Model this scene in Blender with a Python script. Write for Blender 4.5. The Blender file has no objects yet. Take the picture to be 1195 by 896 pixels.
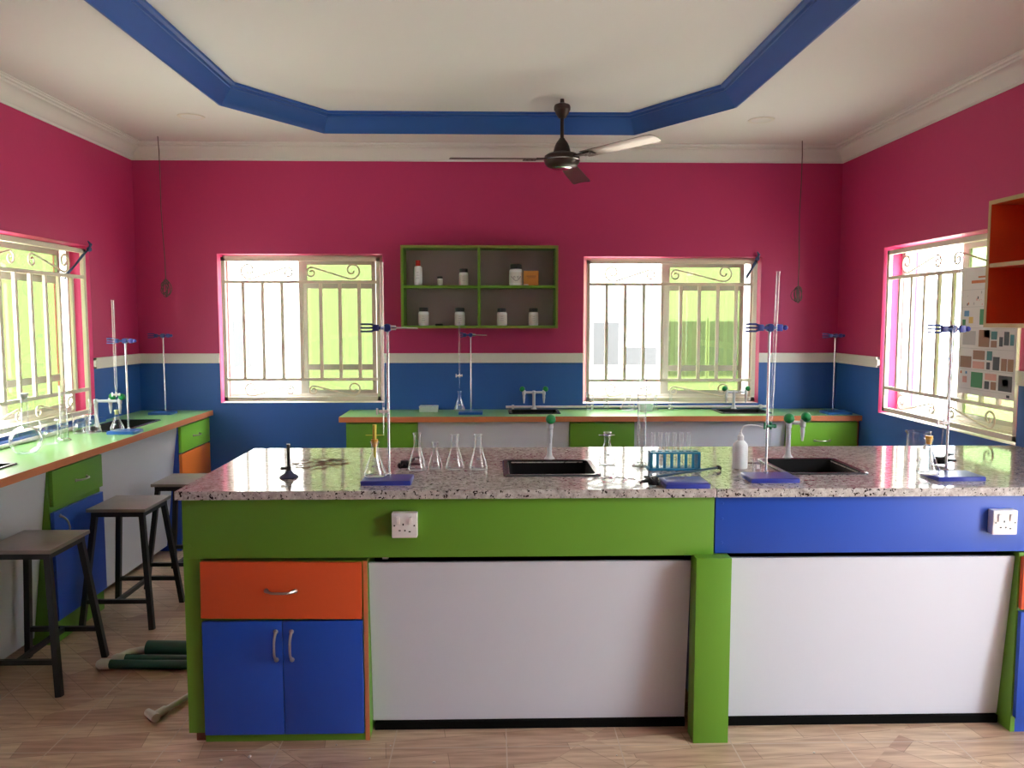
import bpy, bmesh, math, random
from mathutils import Vector, Matrix
random.seed(7)
PI = math.pi
SC = bpy.context.scene
COL = SC.collection

# ------------------------------------------------------------------ helpers
def lin(c):
    if isinstance(c, str):
        c = c.lstrip('#'); c = [int(c[i:i+2], 16)/255 for i in (0, 2, 4)]
    return tuple((x/12.92 if x <= .04045 else ((x+.055)/1.055)**2.4) for x in c)

def newmat(name):
    m = bpy.data.materials.new(name); m.use_nodes = True
    nt = m.node_tree
    for n in list(nt.nodes): nt.nodes.remove(n)
    out = nt.nodes.new('ShaderNodeOutputMaterial')
    return m, nt, out

def N(nt, t, **kw):
    n = nt.nodes.new('ShaderNode'+t)
    for k, v in kw.items():
        if k in n.inputs: n.inputs[k].default_value = v
        else: setattr(n, k, v)
    return n

def P(name, color, rough=.5, metal=0., var=.06, scale=6., bump=0., spec=.5, coat=0., bscale=60.):
    """principled with a little procedural colour wear and bump"""
    m, nt, out = newmat(name)
    b = N(nt, 'BsdfPrincipled'); L = nt.links.new
    b.inputs['Roughness'].default_value = rough; b.inputs['Metallic'].default_value = metal
    b.inputs['Specular IOR Level'].default_value = spec
    b.inputs['Coat Weight'].default_value = coat
    c = lin(color)
    tc = N(nt, 'TexCoord'); nz = N(nt, 'TexNoise', Scale=scale, Detail=4.)
    L(tc.outputs['Object'], nz.inputs['Vector'])
    mx = N(nt, 'Mix', data_type='RGBA')
    mx.inputs['A'].default_value = tuple(x*(1-var) for x in c)+(1,)
    mx.inputs['B'].default_value = tuple(min(1, x*(1+var)) for x in c)+(1,)
    L(nz.outputs['Fac'], mx.inputs['Factor']); L(mx.outputs['Result'], b.inputs['Base Color'])
    if bump:
        n2 = N(nt, 'TexNoise', Scale=bscale, Detail=3.); L(tc.outputs['Object'], n2.inputs['Vector'])
        bp = N(nt, 'Bump', Strength=bump, Distance=.01); L(n2.outputs['Fac'], bp.inputs['Height']); L(bp.outputs['Normal'], b.inputs['Normal'])
    L(b.outputs['BSDF'], out.inputs['Surface'])
    return m

def GL(name, tint=(.97, .98, .98), lo=.05, hi=.75, rough=.02, power=3.5, gcol=(1, 1, 1), edge=0.):
    """clear sheet or thin-walled glass: see-through face on, mirror-like towards grazing"""
    m, nt, out = newmat(name); L = nt.links.new
    t = N(nt, 'BsdfTransparent'); t.inputs['Color'].default_value = tuple(tint)+(1,)
    g = N(nt, 'BsdfGlossy', Roughness=rough); g.inputs['Color'].default_value = tuple(gcol)+(1,)
    lw = N(nt, 'LayerWeight', Blend=.5)
    pw = N(nt, 'Math', operation='POWER'); pw.inputs[1].default_value = power
    L(lw.outputs['Facing'], pw.inputs[0])
    mr = N(nt, 'MapRange'); mr.inputs['To Min'].default_value = lo; mr.inputs['To Max'].default_value = hi
    L(pw.outputs[0], mr.inputs['Value'])
    mx = N(nt, 'MixShader'); L(mr.outputs['Result'], mx.inputs['Fac']); L(t.outputs[0], mx.inputs[1]); L(g.outputs[0], mx.inputs[2])
    if edge:
        ab = N(nt, 'Mix', data_type='RGBA'); ab.inputs['A'].default_value = tuple(tint)+(1,); ab.inputs['B'].default_value = (.42, .46, .46, 1)
        p3 = N(nt, 'Math', operation='POWER'); p3.inputs[1].default_value = 2.2; L(lw.outputs['Facing'], p3.inputs[0])
        L(p3.outputs[0], ab.inputs['Factor']); L(ab.outputs['Result'], t.inputs['Color'])
        d = N(nt, 'BsdfDiffuse'); d.inputs['Color'].default_value = (.95, .97, .97, 1)
        p2 = N(nt, 'Math', operation='POWER'); p2.inputs[1].default_value = 3.5; L(lw.outputs['Facing'], p2.inputs[0])
        m2 = N(nt, 'Math', operation='MULTIPLY'); m2.inputs[1].default_value = edge; L(p2.outputs[0], m2.inputs[0])
        mb_ = N(nt, 'MixShader'); L(m2.outputs[0], mb_.inputs['Fac']); L(mx.outputs[0], mb_.inputs[1]); L(d.outputs[0], mb_.inputs[2]); mx = mb_
    L(mx.outputs[0], out.inputs['Surface'])
    return m

class MB:
    def __init__(s): s.bm = bmesh.new(); s.M = None
    def _v(s, p):
        p = Vector(p)
        return s.bm.verts.new(s.M @ p if s.M else p)
    def face(s, vs, mat=0):
        try: f = s.bm.faces.new(vs)
        except ValueError: return None
        f.material_index = mat; return f
    def quad(s, pts, mat=0): return s.face([s._v(p) for p in pts], mat)
    def box(s, x0, x1, y0, y1, z0, z1, mat=0, bev=0.):
        v = [s._v((x, y, z)) for z in (z0, z1) for y in (y0, y1) for x in (x0, x1)]
        fs = [s.face([v[i] for i in q], mat) for q in ((0,2,3,1),(4,5,7,6),(0,1,5,4),(2,6,7,3),(0,4,6,2),(1,3,7,5))]
        if bev:
            es = {e for f in fs for e in f.edges}
            r = bmesh.ops.bevel(s.bm, geom=list(es), offset=bev, segments=2, affect='EDGES', profile=.6)
            for f in r['faces']: f.material_index = mat
        return s
    def bar(s, a, b, w, h, mat=0, up=(0, 0, 1), w2=None, h2=None):
        a, b = Vector(a), Vector(b); d = (b-a).normalized(); up = Vector(up)
        if abs(d.dot(up)) > .98: up = Vector((0, 1, 0))
        x = d.cross(up).normalized(); y = x.cross(d)
        w2 = w2 or w; h2 = h2 or h
        A = [s._v(a+x*i*w/2+y*j*h/2) for i, j in ((-1,-1),(1,-1),(1,1),(-1,1))]
        B = [s._v(b+x*i*w2/2+y*j*h2/2) for i, j in ((-1,-1),(1,-1),(1,1),(-1,1))]
        s.loft_loops([A, B], mat, True); return s
    def loft_loops(s, loops, mat=0, caps=False, closed=True):
        for A, B in zip(loops, loops[1:]):
            n = len(A)
            for i in range(n if closed else n-1):
                s.face([A[i], A[(i+1) % n], B[(i+1) % n], B[i]], mat)
        if caps:
            s.face(list(reversed(loops[0])), mat); s.face(loops[-1], mat)
        return s
    def tube(s, pts, r, n=8, mat=0, caps=True, flat=1.):
        pts = [Vector(p) for p in pts]; k = len(pts)
        rs = r if isinstance(r, (list, tuple)) else [r]*k
        t0 = (pts[1]-pts[0]).normalized()
        u = t0.orthogonal().normalized(); loops = []
        for i, p in enumerate(pts):
            t = (pts[min(i+1, k-1)]-pts[max(i-1, 0)]).normalized()
            u = (u-t*u.dot(t)).normalized(); w = t.cross(u)
            loops.append([s._v(p+(u*math.cos(2*PI*j/n)+w*math.sin(2*PI*j/n)*flat)*rs[i]) for j in range(n)])
        s.loft_loops(loops, mat, caps); return s
    def lathe(s, prof, n=24, at=(0, 0, 0), mat=0, axis=None, cap0=False, cap1=False):
        at = Vector(at); R = Matrix.Identity(3)
        if axis: R = Vector((0, 0, 1)).rotation_difference(Vector(axis)).to_matrix()
        loops = []
        for r, z in prof:
            if r < 1e-6: loops.append([s._v(at+R@Vector((0, 0, z)))])
            else: loops.append([s._v(at+R@Vector((r*math.cos(2*PI*j/n), r*math.sin(2*PI*j/n), z))) for j in range(n)])
        for A, B in zip(loops, loops[1:]):
            for j in range(n):
                a = [A[0]] if len(A) == 1 else [A[j], A[(j+1) % n]]
                b = [B[0]] if len(B) == 1 else [B[(j+1) % n], B[j]]
                if len(a)+len(b) > 2: s.face(a+b, mat)
        if cap0 and len(loops[0]) > 1: s.face(list(reversed(loops[0])), mat)
        if cap1 and len(loops[-1]) > 1: s.face(loops[-1], mat)
        return s
    def ball(s, c, r, n=16, mat=0, sz=1.):
        k = n//2
        return s.lathe([(r*math.sin(PI*i/k), -r*sz*math.cos(PI*i/k)) for i in range(k+1)], n, c, mat)
    def rrect(s, x0, x1, y0, y1, z, r, k=4):
        out = []
        for cx, cy, a in ((x1-r, y1-r, 0), (x0+r, y1-r, 90), (x0+r, y0+r, 180), (x1-r, y0+r, 270)):
            for i in range(k+1):
                t = math.radians(a+90*i/k); out.append(s._v((cx+r*math.cos(t), cy+r*math.sin(t), z)))
        return out
    def obj(s, name, mats, parent=None, ang=35, flatshade=False):
        bm = s.bm
        bmesh.ops.remove_doubles(bm, verts=bm.verts, dist=1e-6)
        bmesh.ops.recalc_face_normals(bm, faces=bm.faces)
        me = bpy.data.meshes.new(name)
        if not flatshade:
            for f in bm.faces: f.smooth = True
        bm.to_mesh(me); bm.free()
        if not flatshade: me.set_sharp_from_angle(angle=math.radians(ang))
        for m in (mats if isinstance(mats, (list, tuple)) else [mats]): me.materials.append(m)
        o = bpy.data.objects.new(name, me); COL.objects.link(o)
        if parent: o.parent = parent
        return o

def tag(o, label=None, cat=None, group=None, kind=None):
    if label: o['label'] = label
    if cat: o['category'] = cat
    if group: o['group'] = group
    if kind: o['kind'] = kind
    return o
def thing(name, label, cat, loc=(0, 0, 0), rz=0., group=None):
    o = bpy.data.objects.new(name, None); COL.objects.link(o); o.empty_display_size = .05
    o.location = loc; o.rotation_euler = (0, 0, rz)
    return tag(o, label, cat, group)
def struct(o): o['kind'] = 'structure'; return o
def dup(root, loc=None, rz=None, label=None, group=None, scale=None):
    kids = [c for c in bpy.data.objects if c.parent == root]
    r = root.copy(); COL.objects.link(r)
    if loc is not None: r.location = loc
    if rz is not None: r.rotation_euler = (0, 0, rz)
    if scale is not None: r.scale = scale
    if label: r['label'] = label
    if group: r['group'] = group
    for ch in kids:
        g2 = [g for g in bpy.data.objects if g.parent == ch]
        c = ch.copy(); COL.objects.link(c); c.parent = r
        for g in g2:
            d = g.copy(); COL.objects.link(d); d.parent = c
    return r

# ------------------------------------------------------------------ materials
magenta = P('magenta_paint', '#be3069', .55, var=.04, scale=2.5, bump=.05, bscale=40)
bluewall = P('blue_paint', '#2f62ae', .5, var=.05, scale=2.5, bump=.05, bscale=40)
ceilm = P('ceiling_paint', '#dcdcdc', .8, var=.015, scale=1.5)
crownm = P('cornice_paint', '#dddddb', .6, var=.015, scale=3)
traym = P('tray_blue_paint', '#2a5aa8', .45, var=.05, scale=4)
dadom = P('dado_paint', '#e6e2da', .5, var=.03, scale=6)
lam_green = P('green_laminate', '#63962c', .38, var=.04, scale=5)
lam_green_lit = P('lit_green_laminate', '#86c83a', .38, var=.03, scale=5)  # the green laminate again, its lit look put into the colour
top_green = P('green_worktop', '#8cc274', .28, var=.04, scale=4)
lam_blue = P('blue_laminate', '#1f4db4', .38, var=.04, scale=5)
lam_orange = P('orange_laminate', '#d8552a', .4, var=.04, scale=5)
lam_orange2 = P('bright_orange_laminate', '#ea7a2c', .4, var=.04, scale=5)
edge_orange = P('orange_edge_band', '#c8794f', .4, var=.05, scale=8)
edge_tan = P('tan_edge_band', '#b9a06e', .5, var=.06, scale=8)
lam_white = P('white_laminate', '#cdcfda', .4, var=.02, scale=2)
shelf_back = P('shelf_back_board', '#a89b98', .5, var=.03, scale=3)
gap_shade = P('painted_gap_shade', '#090807', .9, spec=.1)  # black that paints the shade in the kneehole gaps
brown_foot = P('brown_wood', '#7b4a35', .6, var=.1, scale=10)
metal = P('chrome', '#d8d8d8', .18, 1., var=.02)
rodm = P('steel_rod', '#d5d5d8', .25, 1., var=.02)
whitepl = P('white_plastic', '#e6e4e4', .35, var=.015)
whitepaint = P('white_enamel', '#d4d8dc', .3, var=.02)
bottlepl = P('natural_plastic', '#e8ecec', .4, var=.02)
blackpl = P('black_plastic', '#141416', .4)
sinkm = P('black_sink', '#070708', .6, var=.1, spec=.15)
sinkrim = P('sink_rim', '#5a5a60', .25, .6)
handlem = P('satin_handle', '#b9b2ac', .28, .9)
greenball = P('green_knob', '#0e8a45', .3, var=.08)
standblue = P('stand_enamel', '#3743a0', .3, var=.06, scale=12)
standblue2 = P('stand_enamel_light', '#2d63ad', .3, var=.06, scale=12)
clampm = P('clamp_enamel', '#27357c', .4)
bronze = P('fan_brown', '#33231f', .38, .3, var=.08)
blade_m = P('fan_blade', '#63564f', .3, .55, var=.06)
stoolblk = P('stool_steel', '#131214', .42)
seat_m = P('seat_board', '#877f7a', .3, var=.22, scale=7)
grille_m = P('grille_cream', '#e2d7c6', .5, var=.06, scale=9)
alu = P('window_aluminium', '#b9b7b0', .4, .2)
alu_white = P('window_frame_white', '#d8d4cc', .45)
wirem = P('cable_grey', '#5c4a48', .6)
redcap = P('red_cap', '#b8322a', .4)
cardb = P('card_box', '#c98b3c', .7, var=.08)
labelm = P('paper_label', '#dcdad4', .7)
ink = P('ink', '#2b2a2e', .7)
rack_blue = P('rack_blue', '#2c86ad', .35)
yellowst = P('yellow_rubber', '#dba83c', .5)
ragm = P('blue_rag', '#44577c', .9, var=.15, scale=40)
pipe_green = P('green_pipe', '#0d4a37', .45, var=.1)
pipe_white = P('white_pipe', '#c9c4b8', .4, var=.08)
stainm = None
ext_white = P('outside_white_render', '#b6b4ae', .8, var=.02)
ext_grey = P('outside_window_grey', '#2b2c2e', .5)
ext_grey2 = P('outside_window_pale', '#6f7072', .5)
ext_ground = P('outside_paving', '#c9c2b4', .9, var=.08)
glass = GL('lab_glass', (.965, .98, .98), .09, .9, power=2., edge=.75)
glass_soft = GL('thin_lab_glass', (.96, .97, .97), .1, .9, power=2., edge=.8)
pane = GL('tinted_pane', (.33, .385, .24), .05, .5, gcol=(.8, .9, .6))
pane_clear = GL('clear_pane', (.93, .95, .93), .04, .6)

def granite():
    m, nt, out = newmat('speckled_granite'); L = nt.links.new
    b = N(nt, 'BsdfPrincipled', Roughness=.09); b.inputs['IOR'].default_value = 1.36
    tc = N(nt, 'TexCoord')
    n1 = N(nt, 'TexNoise', Scale=42., Detail=6., Roughness=.75); L(tc.outputs['Object'], n1.inputs['Vector'])
    r1 = N(nt, 'ValToRGB'); e = r1.color_ramp.elements
    e[0].position = .30; e[0].color = lin('#857d7a')+(1,); e[1].position = .68; e[1].color = lin('#d4d1ce')+(1,)
    x = r1.color_ramp.elements.new(.5); x.color = lin('#b7b0ac')+(1,)
    L(n1.outputs['Fac'], r1.inputs['Fac'])
    v = N(nt, 'TexVoronoi', Scale=170.); L(tc.outputs['Object'], v.inputs['Vector'])
    n2 = N(nt, 'TexNoise', Scale=14., Detail=4.); L(tc.outputs['Object'], n2.inputs['Vector'])
    a = N(nt, 'Math', operation='MULTIPLY_ADD'); a.inputs[1].default_value = 1.1; a.inputs[2].default_value = -.06
    L(n2.outputs['Fac'], a.inputs[0])
    lt = N(nt, 'Math', operation='LESS_THAN'); L(v.outputs['Distance'], lt.inputs[0]); L(a.outputs[0], lt.inputs[1])
    n3 = N(nt, 'TexNoise', Scale=70., Detail=2.); L(tc.outputs['Object'], n3.inputs['Vector'])
    gt = N(nt, 'Math', operation='GREATER_THAN'); gt.inputs[1].default_value = .565; L(n3.outputs['Fac'], gt.inputs[0])
    ml = N(nt, 'Math', operation='MULTIPLY'); L(lt.outputs[0], ml.inputs[0]); L(gt.outputs[0], ml.inputs[1])
    mx = N(nt, 'Mix', data_type='RGBA'); mx.inputs['B'].default_value = lin('#2b2220')+(1,)
    L(ml.outputs[0], mx.inputs['Factor']); L(r1.outputs['Color'], mx.inputs['A']); L(mx.outputs['Result'], b.inputs['Base Color'])
    L(b.outputs[0], out.inputs['Surface'])
    return m
granite_m = granite()

def floor_mat():
    m, nt, out = newmat('parquet_print_tile'); L = nt.links.new
    b = N(nt, 'BsdfPrincipled', Roughness=.3)
    tc = N(nt, 'TexCoord')
    def mapped(rot, loc=(0, 0, 0)):
        mp = N(nt, 'Mapping'); mp.inputs['Rotation'].default_value = (0, 0, rot); mp.inputs['Location'].default_value = loc
        L(tc.outputs['Object'], mp.inputs['Vector']); return mp
    def planks(rot):
        mp = mapped(rot)
        br = N(nt, 'TexBrick'); br.offset = .5
        for k, v in dict(Scale=1., **{'Mortar Size': .0012, 'Mortar Smooth': .3, 'Brick Width': .42, 'Row Height': .105, 'Bias': 0.}).items(): br.inputs[k].default_value = v
        br.inputs['Color1'].default_value = lin('#ccb297')+(1,); br.inputs['Color2'].default_value = lin('#b18e78')+(1,)
        br.inputs['Mortar'].default_value = lin('#8a6f5c')+(1,)
        L(mp.outputs[0], br.inputs['Vector'])
        st = N(nt, 'Mapping'); st.inputs['Rotation'].default_value = (0, 0, rot); st.inputs['Scale'].default_value = (3, 30, 1)
        L(tc.outputs['Object'], st.inputs['Vector'])
        # streaks along the plank
        nz = N(nt, 'TexNoise', Scale=1.6, Detail=5.); L(st.outputs[0], nz.inputs['Vector'])
        rp = N(nt, 'ValToRGB'); rp.color_ramp.elements[0].position = .3; rp.color_ramp.elements[0].color = (.62, .56, .52, 1)
        rp.color_ramp.elements[1].position = .65; rp.color_ramp.elements[1].color = (1.05, 1.03, 1., 1)
        L(nz.outputs['Fac'], rp.inputs['Fac'])
        mu = N(nt, 'Mix', data_type='RGBA', blend_type='MULTIPLY'); mu.inputs['Factor'].default_value = 1.
        L(br.outputs['Color'], mu.inputs['A']); L(rp.outputs['Color'], mu.inputs['B'])
        return mu
    A, B = planks(math.radians(45)), planks(math.radians(-8))
    ck = N(nt, 'TexChecker', Scale=1/.79)
    mp = mapped(math.radians(45), (.1, .2, 0)); L(mp.outputs[0], ck.inputs['Vector'])
    mx = N(nt, 'Mix', data_type='RGBA'); L(ck.outputs['Fac'], mx.inputs['Factor']); L(A.outputs['Result'], mx.inputs['A']); L(B.outputs['Result'], mx.inputs['B'])
    gr = N(nt, 'TexBrick'); gr.offset = 0.
    for k, v in dict(Scale=1., **{'Mortar Size': .0025, 'Mortar Smooth': .1, 'Brick Width': .395, 'Row Height': .395}).items(): gr.inputs[k].default_value = v
    mg = mapped(0, (.35, .1, 0)); L(mg.outputs[0], gr.inputs['Vector'])
    m2 = N(nt, 'Mix', data_type='RGBA'); m2.inputs['B'].default_value = lin('#b9a390')+(1,)
    L(gr.outputs['Fac'], m2.inputs['Factor']); L(mx.outputs['Result'], m2.inputs['A'])
    L(m2.outputs['Result'], b.inputs['Base Color']); L(b.outputs[0], out.inputs['Surface'])
    return m
floor_m = floor_mat()

# ------------------------------------------------------------------ room shell
XL, XR, YB, YF, ZT = -2.46, 2.44, 5.6, -2.4, 2.67
TH = .22
mb = MB(); mb.quad([(XL-TH, YF-TH, 0), (XR+TH, YF-TH, 0), (XR+TH, YB+TH, 0), (XL-TH, YB+TH, 0)])
struct(mb.obj('floor', floor_m))

def wall(name, axis, c, out, u0, u1, openings, top=2.95):
    """axis 'y': plane y=c, u is x.  axis 'x': plane x=c, u is y.  out: +1/-1 outward direction"""
    mb = MB(); us = sorted({u0, u1, *[o[0] for o in openings], *[o[1] for o in openings]})
    zs = sorted({-.0, 1.2, top, *[o[2] for o in openings], *[o[3] for o in openings]})
    def pt(u, d, z): return (u, c+out*d, z) if axis == 'y' else (c+out*d, u, z)
    for a, b in zip(us, us[1:]):
        for p, q in zip(zs, zs[1:]):
            if any(o[0] <= a and b <= o[1] and o[2] <= p and q <= o[3] for o in openings): continue
            for d, m in ((0, 1 if q <= 1.2 else 0), (TH, 2)):
                mb.quad([pt(a, d, p), pt(b, d, p), pt(b, d, q), pt(a, d, q)], m)
    for a, b, p, q in openings:
        mb.quad([pt(a, 0, p), pt(a, TH, p), pt(a, TH, q), pt(a, 0, q)], 0); mb.quad([pt(b, 0, p), pt(b, TH, p), pt(b, TH, q), pt(b, 0, q)], 0)
        mb.quad([pt(a, 0, p), pt(b, 0, p), pt(b, TH, p), pt(a, TH, p)], 3); mb.quad([pt(a, 0, q), pt(b, 0, q), pt(b, TH, q), pt(a, TH, q)], 0)
    return struct(mb.obj(name, [magenta, bluewall, ext_white, dadom], flatshade=True))
W1 = (-1.905, -.765, .90, 1.935); W2 = (.635, 1.885, .89, 1.92)
WS = (3.63, 4.965, .895, 1.93); WN = (.55, 2.15, 0, 2.15)  # WN: opening of the unseen doorway, enlarged to admit more light
wall('wall_back', 'y', YB, 1, XL-TH, XR+TH, [W1, W2])
wall('wall_left', 'x', XL, -1, YF-TH, YB+TH, [WS])
wall('wall_right', 'x', XR, 1, YF-TH, YB+TH, [WN, WS])
wall('wall_front', 'y', YF, -1, XL-TH, XR+TH, [])

# ceiling with an octagonal raised tray
OCT = [(.907, .4), (1.352, 1.05), (1.352, 4.53), (.907, 5.2), (-1.07, 5.2), (-1.5, 4.55), (-1.5, 1.05), (-1.07, .4)]
def inset(poly, d):
    n = len(poly); out = []
    for i in range(n):
        p0, p1, p2 = (Vector(poly[j % n]) for j in (i-1, i, i+1))
        a = (p1-p0).normalized(); b = (p2-p1).normalized()
        na, nb = Vector((-a.y, a.x)), Vector((-b.y, b.x))
        m = (na+nb).normalized(); out.append(p1+m*d/m.dot(na))
    return out
mb = MB(); X0, X1, Y0, Y1 = XL-TH, XR+TH, YF-TH, YB+TH
outer = [[(.907, Y0)], [(X1, Y0), (X1, 1.05)], [(X1, 4.53)], [(X1, Y1), (.907, Y1)], [(-1.07, Y1)], [(X0, Y1), (X0, 4.55)], [(X0, 1.05)], [(X0, Y0), (-1.07, Y0)]]
for i in range(8):
    last = outer[i][-1]
    mb.quad([OCT[i]+(ZT,), last+(ZT,), *[p+(ZT,) for p in outer[(i+1) % 8]], OCT[(i+1) % 8]+(ZT,)])
TI = .085; up = inset(OCT, TI)
mb.face([mb._v((p[0], p[1], 2.78)) for p in up])
struct(mb.obj('ceiling', ceilm, flatshade=True))
mb = MB()
prof = [(-.012, 2.669), (-.012, 2.662), (.0, 2.66), (.004, 2.672), (.018, 2.69), (.036, 2.715), (.055, 2.742), (.058, 2.75), (.066, 2.75), (.068, 2.764), (.088, 2.766), (.088, 2.781)]
mb.loft_loops([[mb._v((p[0], p[1], z)) for p in inset(OCT, d)] for d, z in prof])
struct(mb.obj('trim_1', traym, ang=25))
# cornice along the walls
mb = MB(); rect = [(XR, YF), (XR, YB), (XL, YB), (XL, YF)]
prof = [(.0, 2.565), (.006, 2.565), (.008, 2.578), (.016, 2.584), (.026, 2.602), (.048, 2.628), (.07, 2.642), (.078, 2.644), (.08, 2.654), (.096, 2.655), (.1, 2.663), (.108, 2.664), (.108, 2.671)]
mb.loft_loops([[mb._v((p[0], p[1], z)) for p in inset(rect, d)] for d, z in prof])
struct(mb.obj('trim_2', crownm, ang=25))
# dado rails
def rail(name, segs):
    mb = MB()
    for axis, c, sgn, a, b in segs:
        for d, z0, z1 in ((.016, 1.18, 1.247), (.024, 1.232, 1.247), (.02, 1.18, 1.192)):
            if axis == 'y': mb.box(a, b, min(c, c+sgn*d), max(c, c+sgn*d), z0, z1)
            else: mb.box(min(c, c+sgn*d), max(c, c+sgn*d), a, b, z0, z1)
    struct(mb.obj(name, dadom))
rail('trim_3', [('y', YB, -1, XL, W1[0]), ('y', YB, -1, W1[1], W2[0]), ('y', YB, -1, W2[1], XR)])
rail('trim_4', [('x', XL, 1, WS[1], YB), ('x', XL, 1, YF, WS[0])])
rail('trim_5', [('x', XR, -1, WS[1], YB), ('x', XR, -1, WN[1], WS[0]), ('x', XR, -1, YF, WN[0])])

# ------------------------------------------------------------------ windows and grilles
def frame_M(axis, c, out, a, b, z0):
    """local u along the window, d outward, z up -> world; u runs left to right as seen from inside"""
    if axis == 'y': return Matrix(((1, 0, 0, a), (0, out, 0, c), (0, 0, 1, z0), (0, 0, 0, 1)))
    if out < 0: return Matrix(((0, -1, 0, c), (1, 0, 0, a), (0, 0, 1, z0), (0, 0, 0, 1)))
    return Matrix(((0, 1, 0, c), (-1, 0, 0, b), (0, 0, 1, z0), (0, 0, 0, 1)))
def window(n, axis, c, out, o):
    a, b, z0, z1 = o; w, h = b-a, z1-z0
    M = frame_M(axis, c, out, a, b, z0)
    e = bpy.data.objects.new('window_%d' % n, None); COL.objects.link(e); e['kind'] = 'structure'
    e.empty_display_size = .1
    mb = MB(); mb.M = M; d0, d1 = .12, .185; t = .035
    mb.box(0, w, d0, d1, 0, t, bev=.004); mb.box(0, w, d0, d1, h-t, h, bev=.004)
    mb.box(0, t, d0, d1, t, h-t); mb.box(w-t, w, d0, d1, t, h-t)
    mb.box(t, w-t, d0+.01, d0+.014, t, t+.02)
    mb.obj('frame', alu_white, e)
    # sliding sash covers the right half, a little short of the jamb; the left half stands open
    u0, u1 = w*.46, w*.94; s = .03
    mb = MB(); mb.M = M
    mb.box(u0, u0+.06, .135, .155, t, h-t, bev=.003); mb.box(u1-s, u1, .135, .155, t, h-t, bev=.003)
    mb.box(u0+.06, u1-s, .135, .155, t, t+.045); mb.box(u0+.06, u1-s, .135, .155, h-t-.03, h-t)
    mb.box(u0+.06, u1-s, .133, .15, h*.775, h*.775+.04); mb.box(u0+.06, u1-s, .133, .15, h*.215, h*.215+.04)
    mb.box(u0+.012, u0+.03, .128, .135, h*.44, h*.54)
    sash = mb.obj('sash', alu, e)
    mb = MB(); mb.M = M; mb.box(u0+.055, u1-s+.005, .1435, .1475, t+.04, h-t-.025)
    mb.obj('pane', pane, sash)
    return e
def spiral(mb_pts, cu, cz, r0, r1, a0, a1, n=22):
    for i in range(n+1):
        f = i/n; a = a0+(a1-a0)*f; r = r0+(r1-r0)*f
        mb_pts.append((cu+r*math.cos(a), cz+r*math.sin(a)))
def scroll_pts(side, c, half, z0, h):
    """an S scroll filling one half panel: curl near the jamb, slanted bar, small curl near the centre"""
    pts = []
    hh = min(h, .16)*.92/2
    cu = .70*half; cz = z0+h*.52
    spiral(pts, cu, cz, .012, hh, -PI*.62+2*PI*1.3, -PI*.62, 26)
    q = []
    spiral(q, .16*half, z0+h*.40, hh*.62, .010, PI*.45, PI*.45+2*PI*1.2)
    return [(c+side*u, z) for u, z in pts+q]
def grille(axis, c, out, o, label, nb=9, cx=.47):
    a, b, z0, z1 = o; w, h = b-a, z1-z0
    M = frame_M(axis, c, out, a, b, z0)
    e = thing('window_grille', label, 'window grille', M @ Vector((w/2, .02, 0)))
    e0 = Matrix.Translation(-e.location) @ M
    t = .026; g = .022; d = .012
    def new(): m = MB(); m.M = e0; return m
    mb = new(); D0, D1 = d, d+.022
    mb.box(g, w-g, D0, D1, g*.6, g*.6+t); mb.box(g, w-g, D0, D1, h-g-t, h-g)
    mb.box(g, g+t, D0, D1, g*.6, h-g); mb.box(w-g-t, w-g, D0, D1, g*.6, h-g)
    mb.obj('outer_frame', grille_m, e)
    zr0, zr1 = h*.148, h*.805
    for z in (zr0, zr1):
        mb = new(); mb.box(g+t, w-g-t, D0, D1, z, z+.02); mb.obj('rail', grille_m, e)
    for i in range(1, nb):
        u = g+t/2+(w-2*g-t)*i/nb
        mb = new(); mb.box(u-.011, u+.011, D0+.003, D1-.003, zr0+.02, zr1); mb.obj('bar', grille_m, e)
    c0 = w*cx; 
    for zz, hh in ((zr1+.02, h-g-t-zr1-.02), (g*.6+t, zr0-g*.6-t)):
        for side in (-1, 1):
            half = (w-g-t-c0) if side > 0 else (c0-g-t)
            pts = scroll_pts(side, c0, half*.98, zz, hh)
            mb = new(); mb.tube([(u, d+.011, z) for u, z in pts], .0055, 6); mb.obj('scroll', grille_m, e)
    return e
window(1, 'y', YB, 1, W1); window(2, 'y', YB, 1, W2)
window(3, 'x', XL, -1, WS); window(4, 'x', XR, 1, WS); grille('y', YB, 1, W1, 'cream scrolled burglar grille in the back wall window left of the green shelf', 8, .49)
grille('y', YB, 1, W2, 'cream scrolled burglar grille in the back wall window right of the green shelf', 9, .44)
grille('x', XL, -1, WS, 'cream scrolled burglar grille in the left side wall window above the side bench', 9, .5)
grille('x', XR, 1, WS, 'cream scrolled burglar grille in the right side wall window behind the poster', 9, .5)

e = bpy.data.objects.new('added_door_1', None); COL.objects.link(e); e['kind'] = 'structure'  # unseen doorway, added to bring in more light from the right
mb = MB()
for a, b, p, q in ((.55, .61, 0, 2.15), (2.09, 2.15, 0, 2.15), (.61, 2.09, 2.09, 2.15)): mb.box(XR+.06, XR+.16, a, b, p, q)
mb.obj('frame', alu_white, e)
for y in (.57, 2.09):
    mb = MB(); mb.box(XR+TH, XR+TH+.74, y, y+.04, .01, 2.08, bev=.003); mb.obj('leaf', brown_foot, e)
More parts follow.
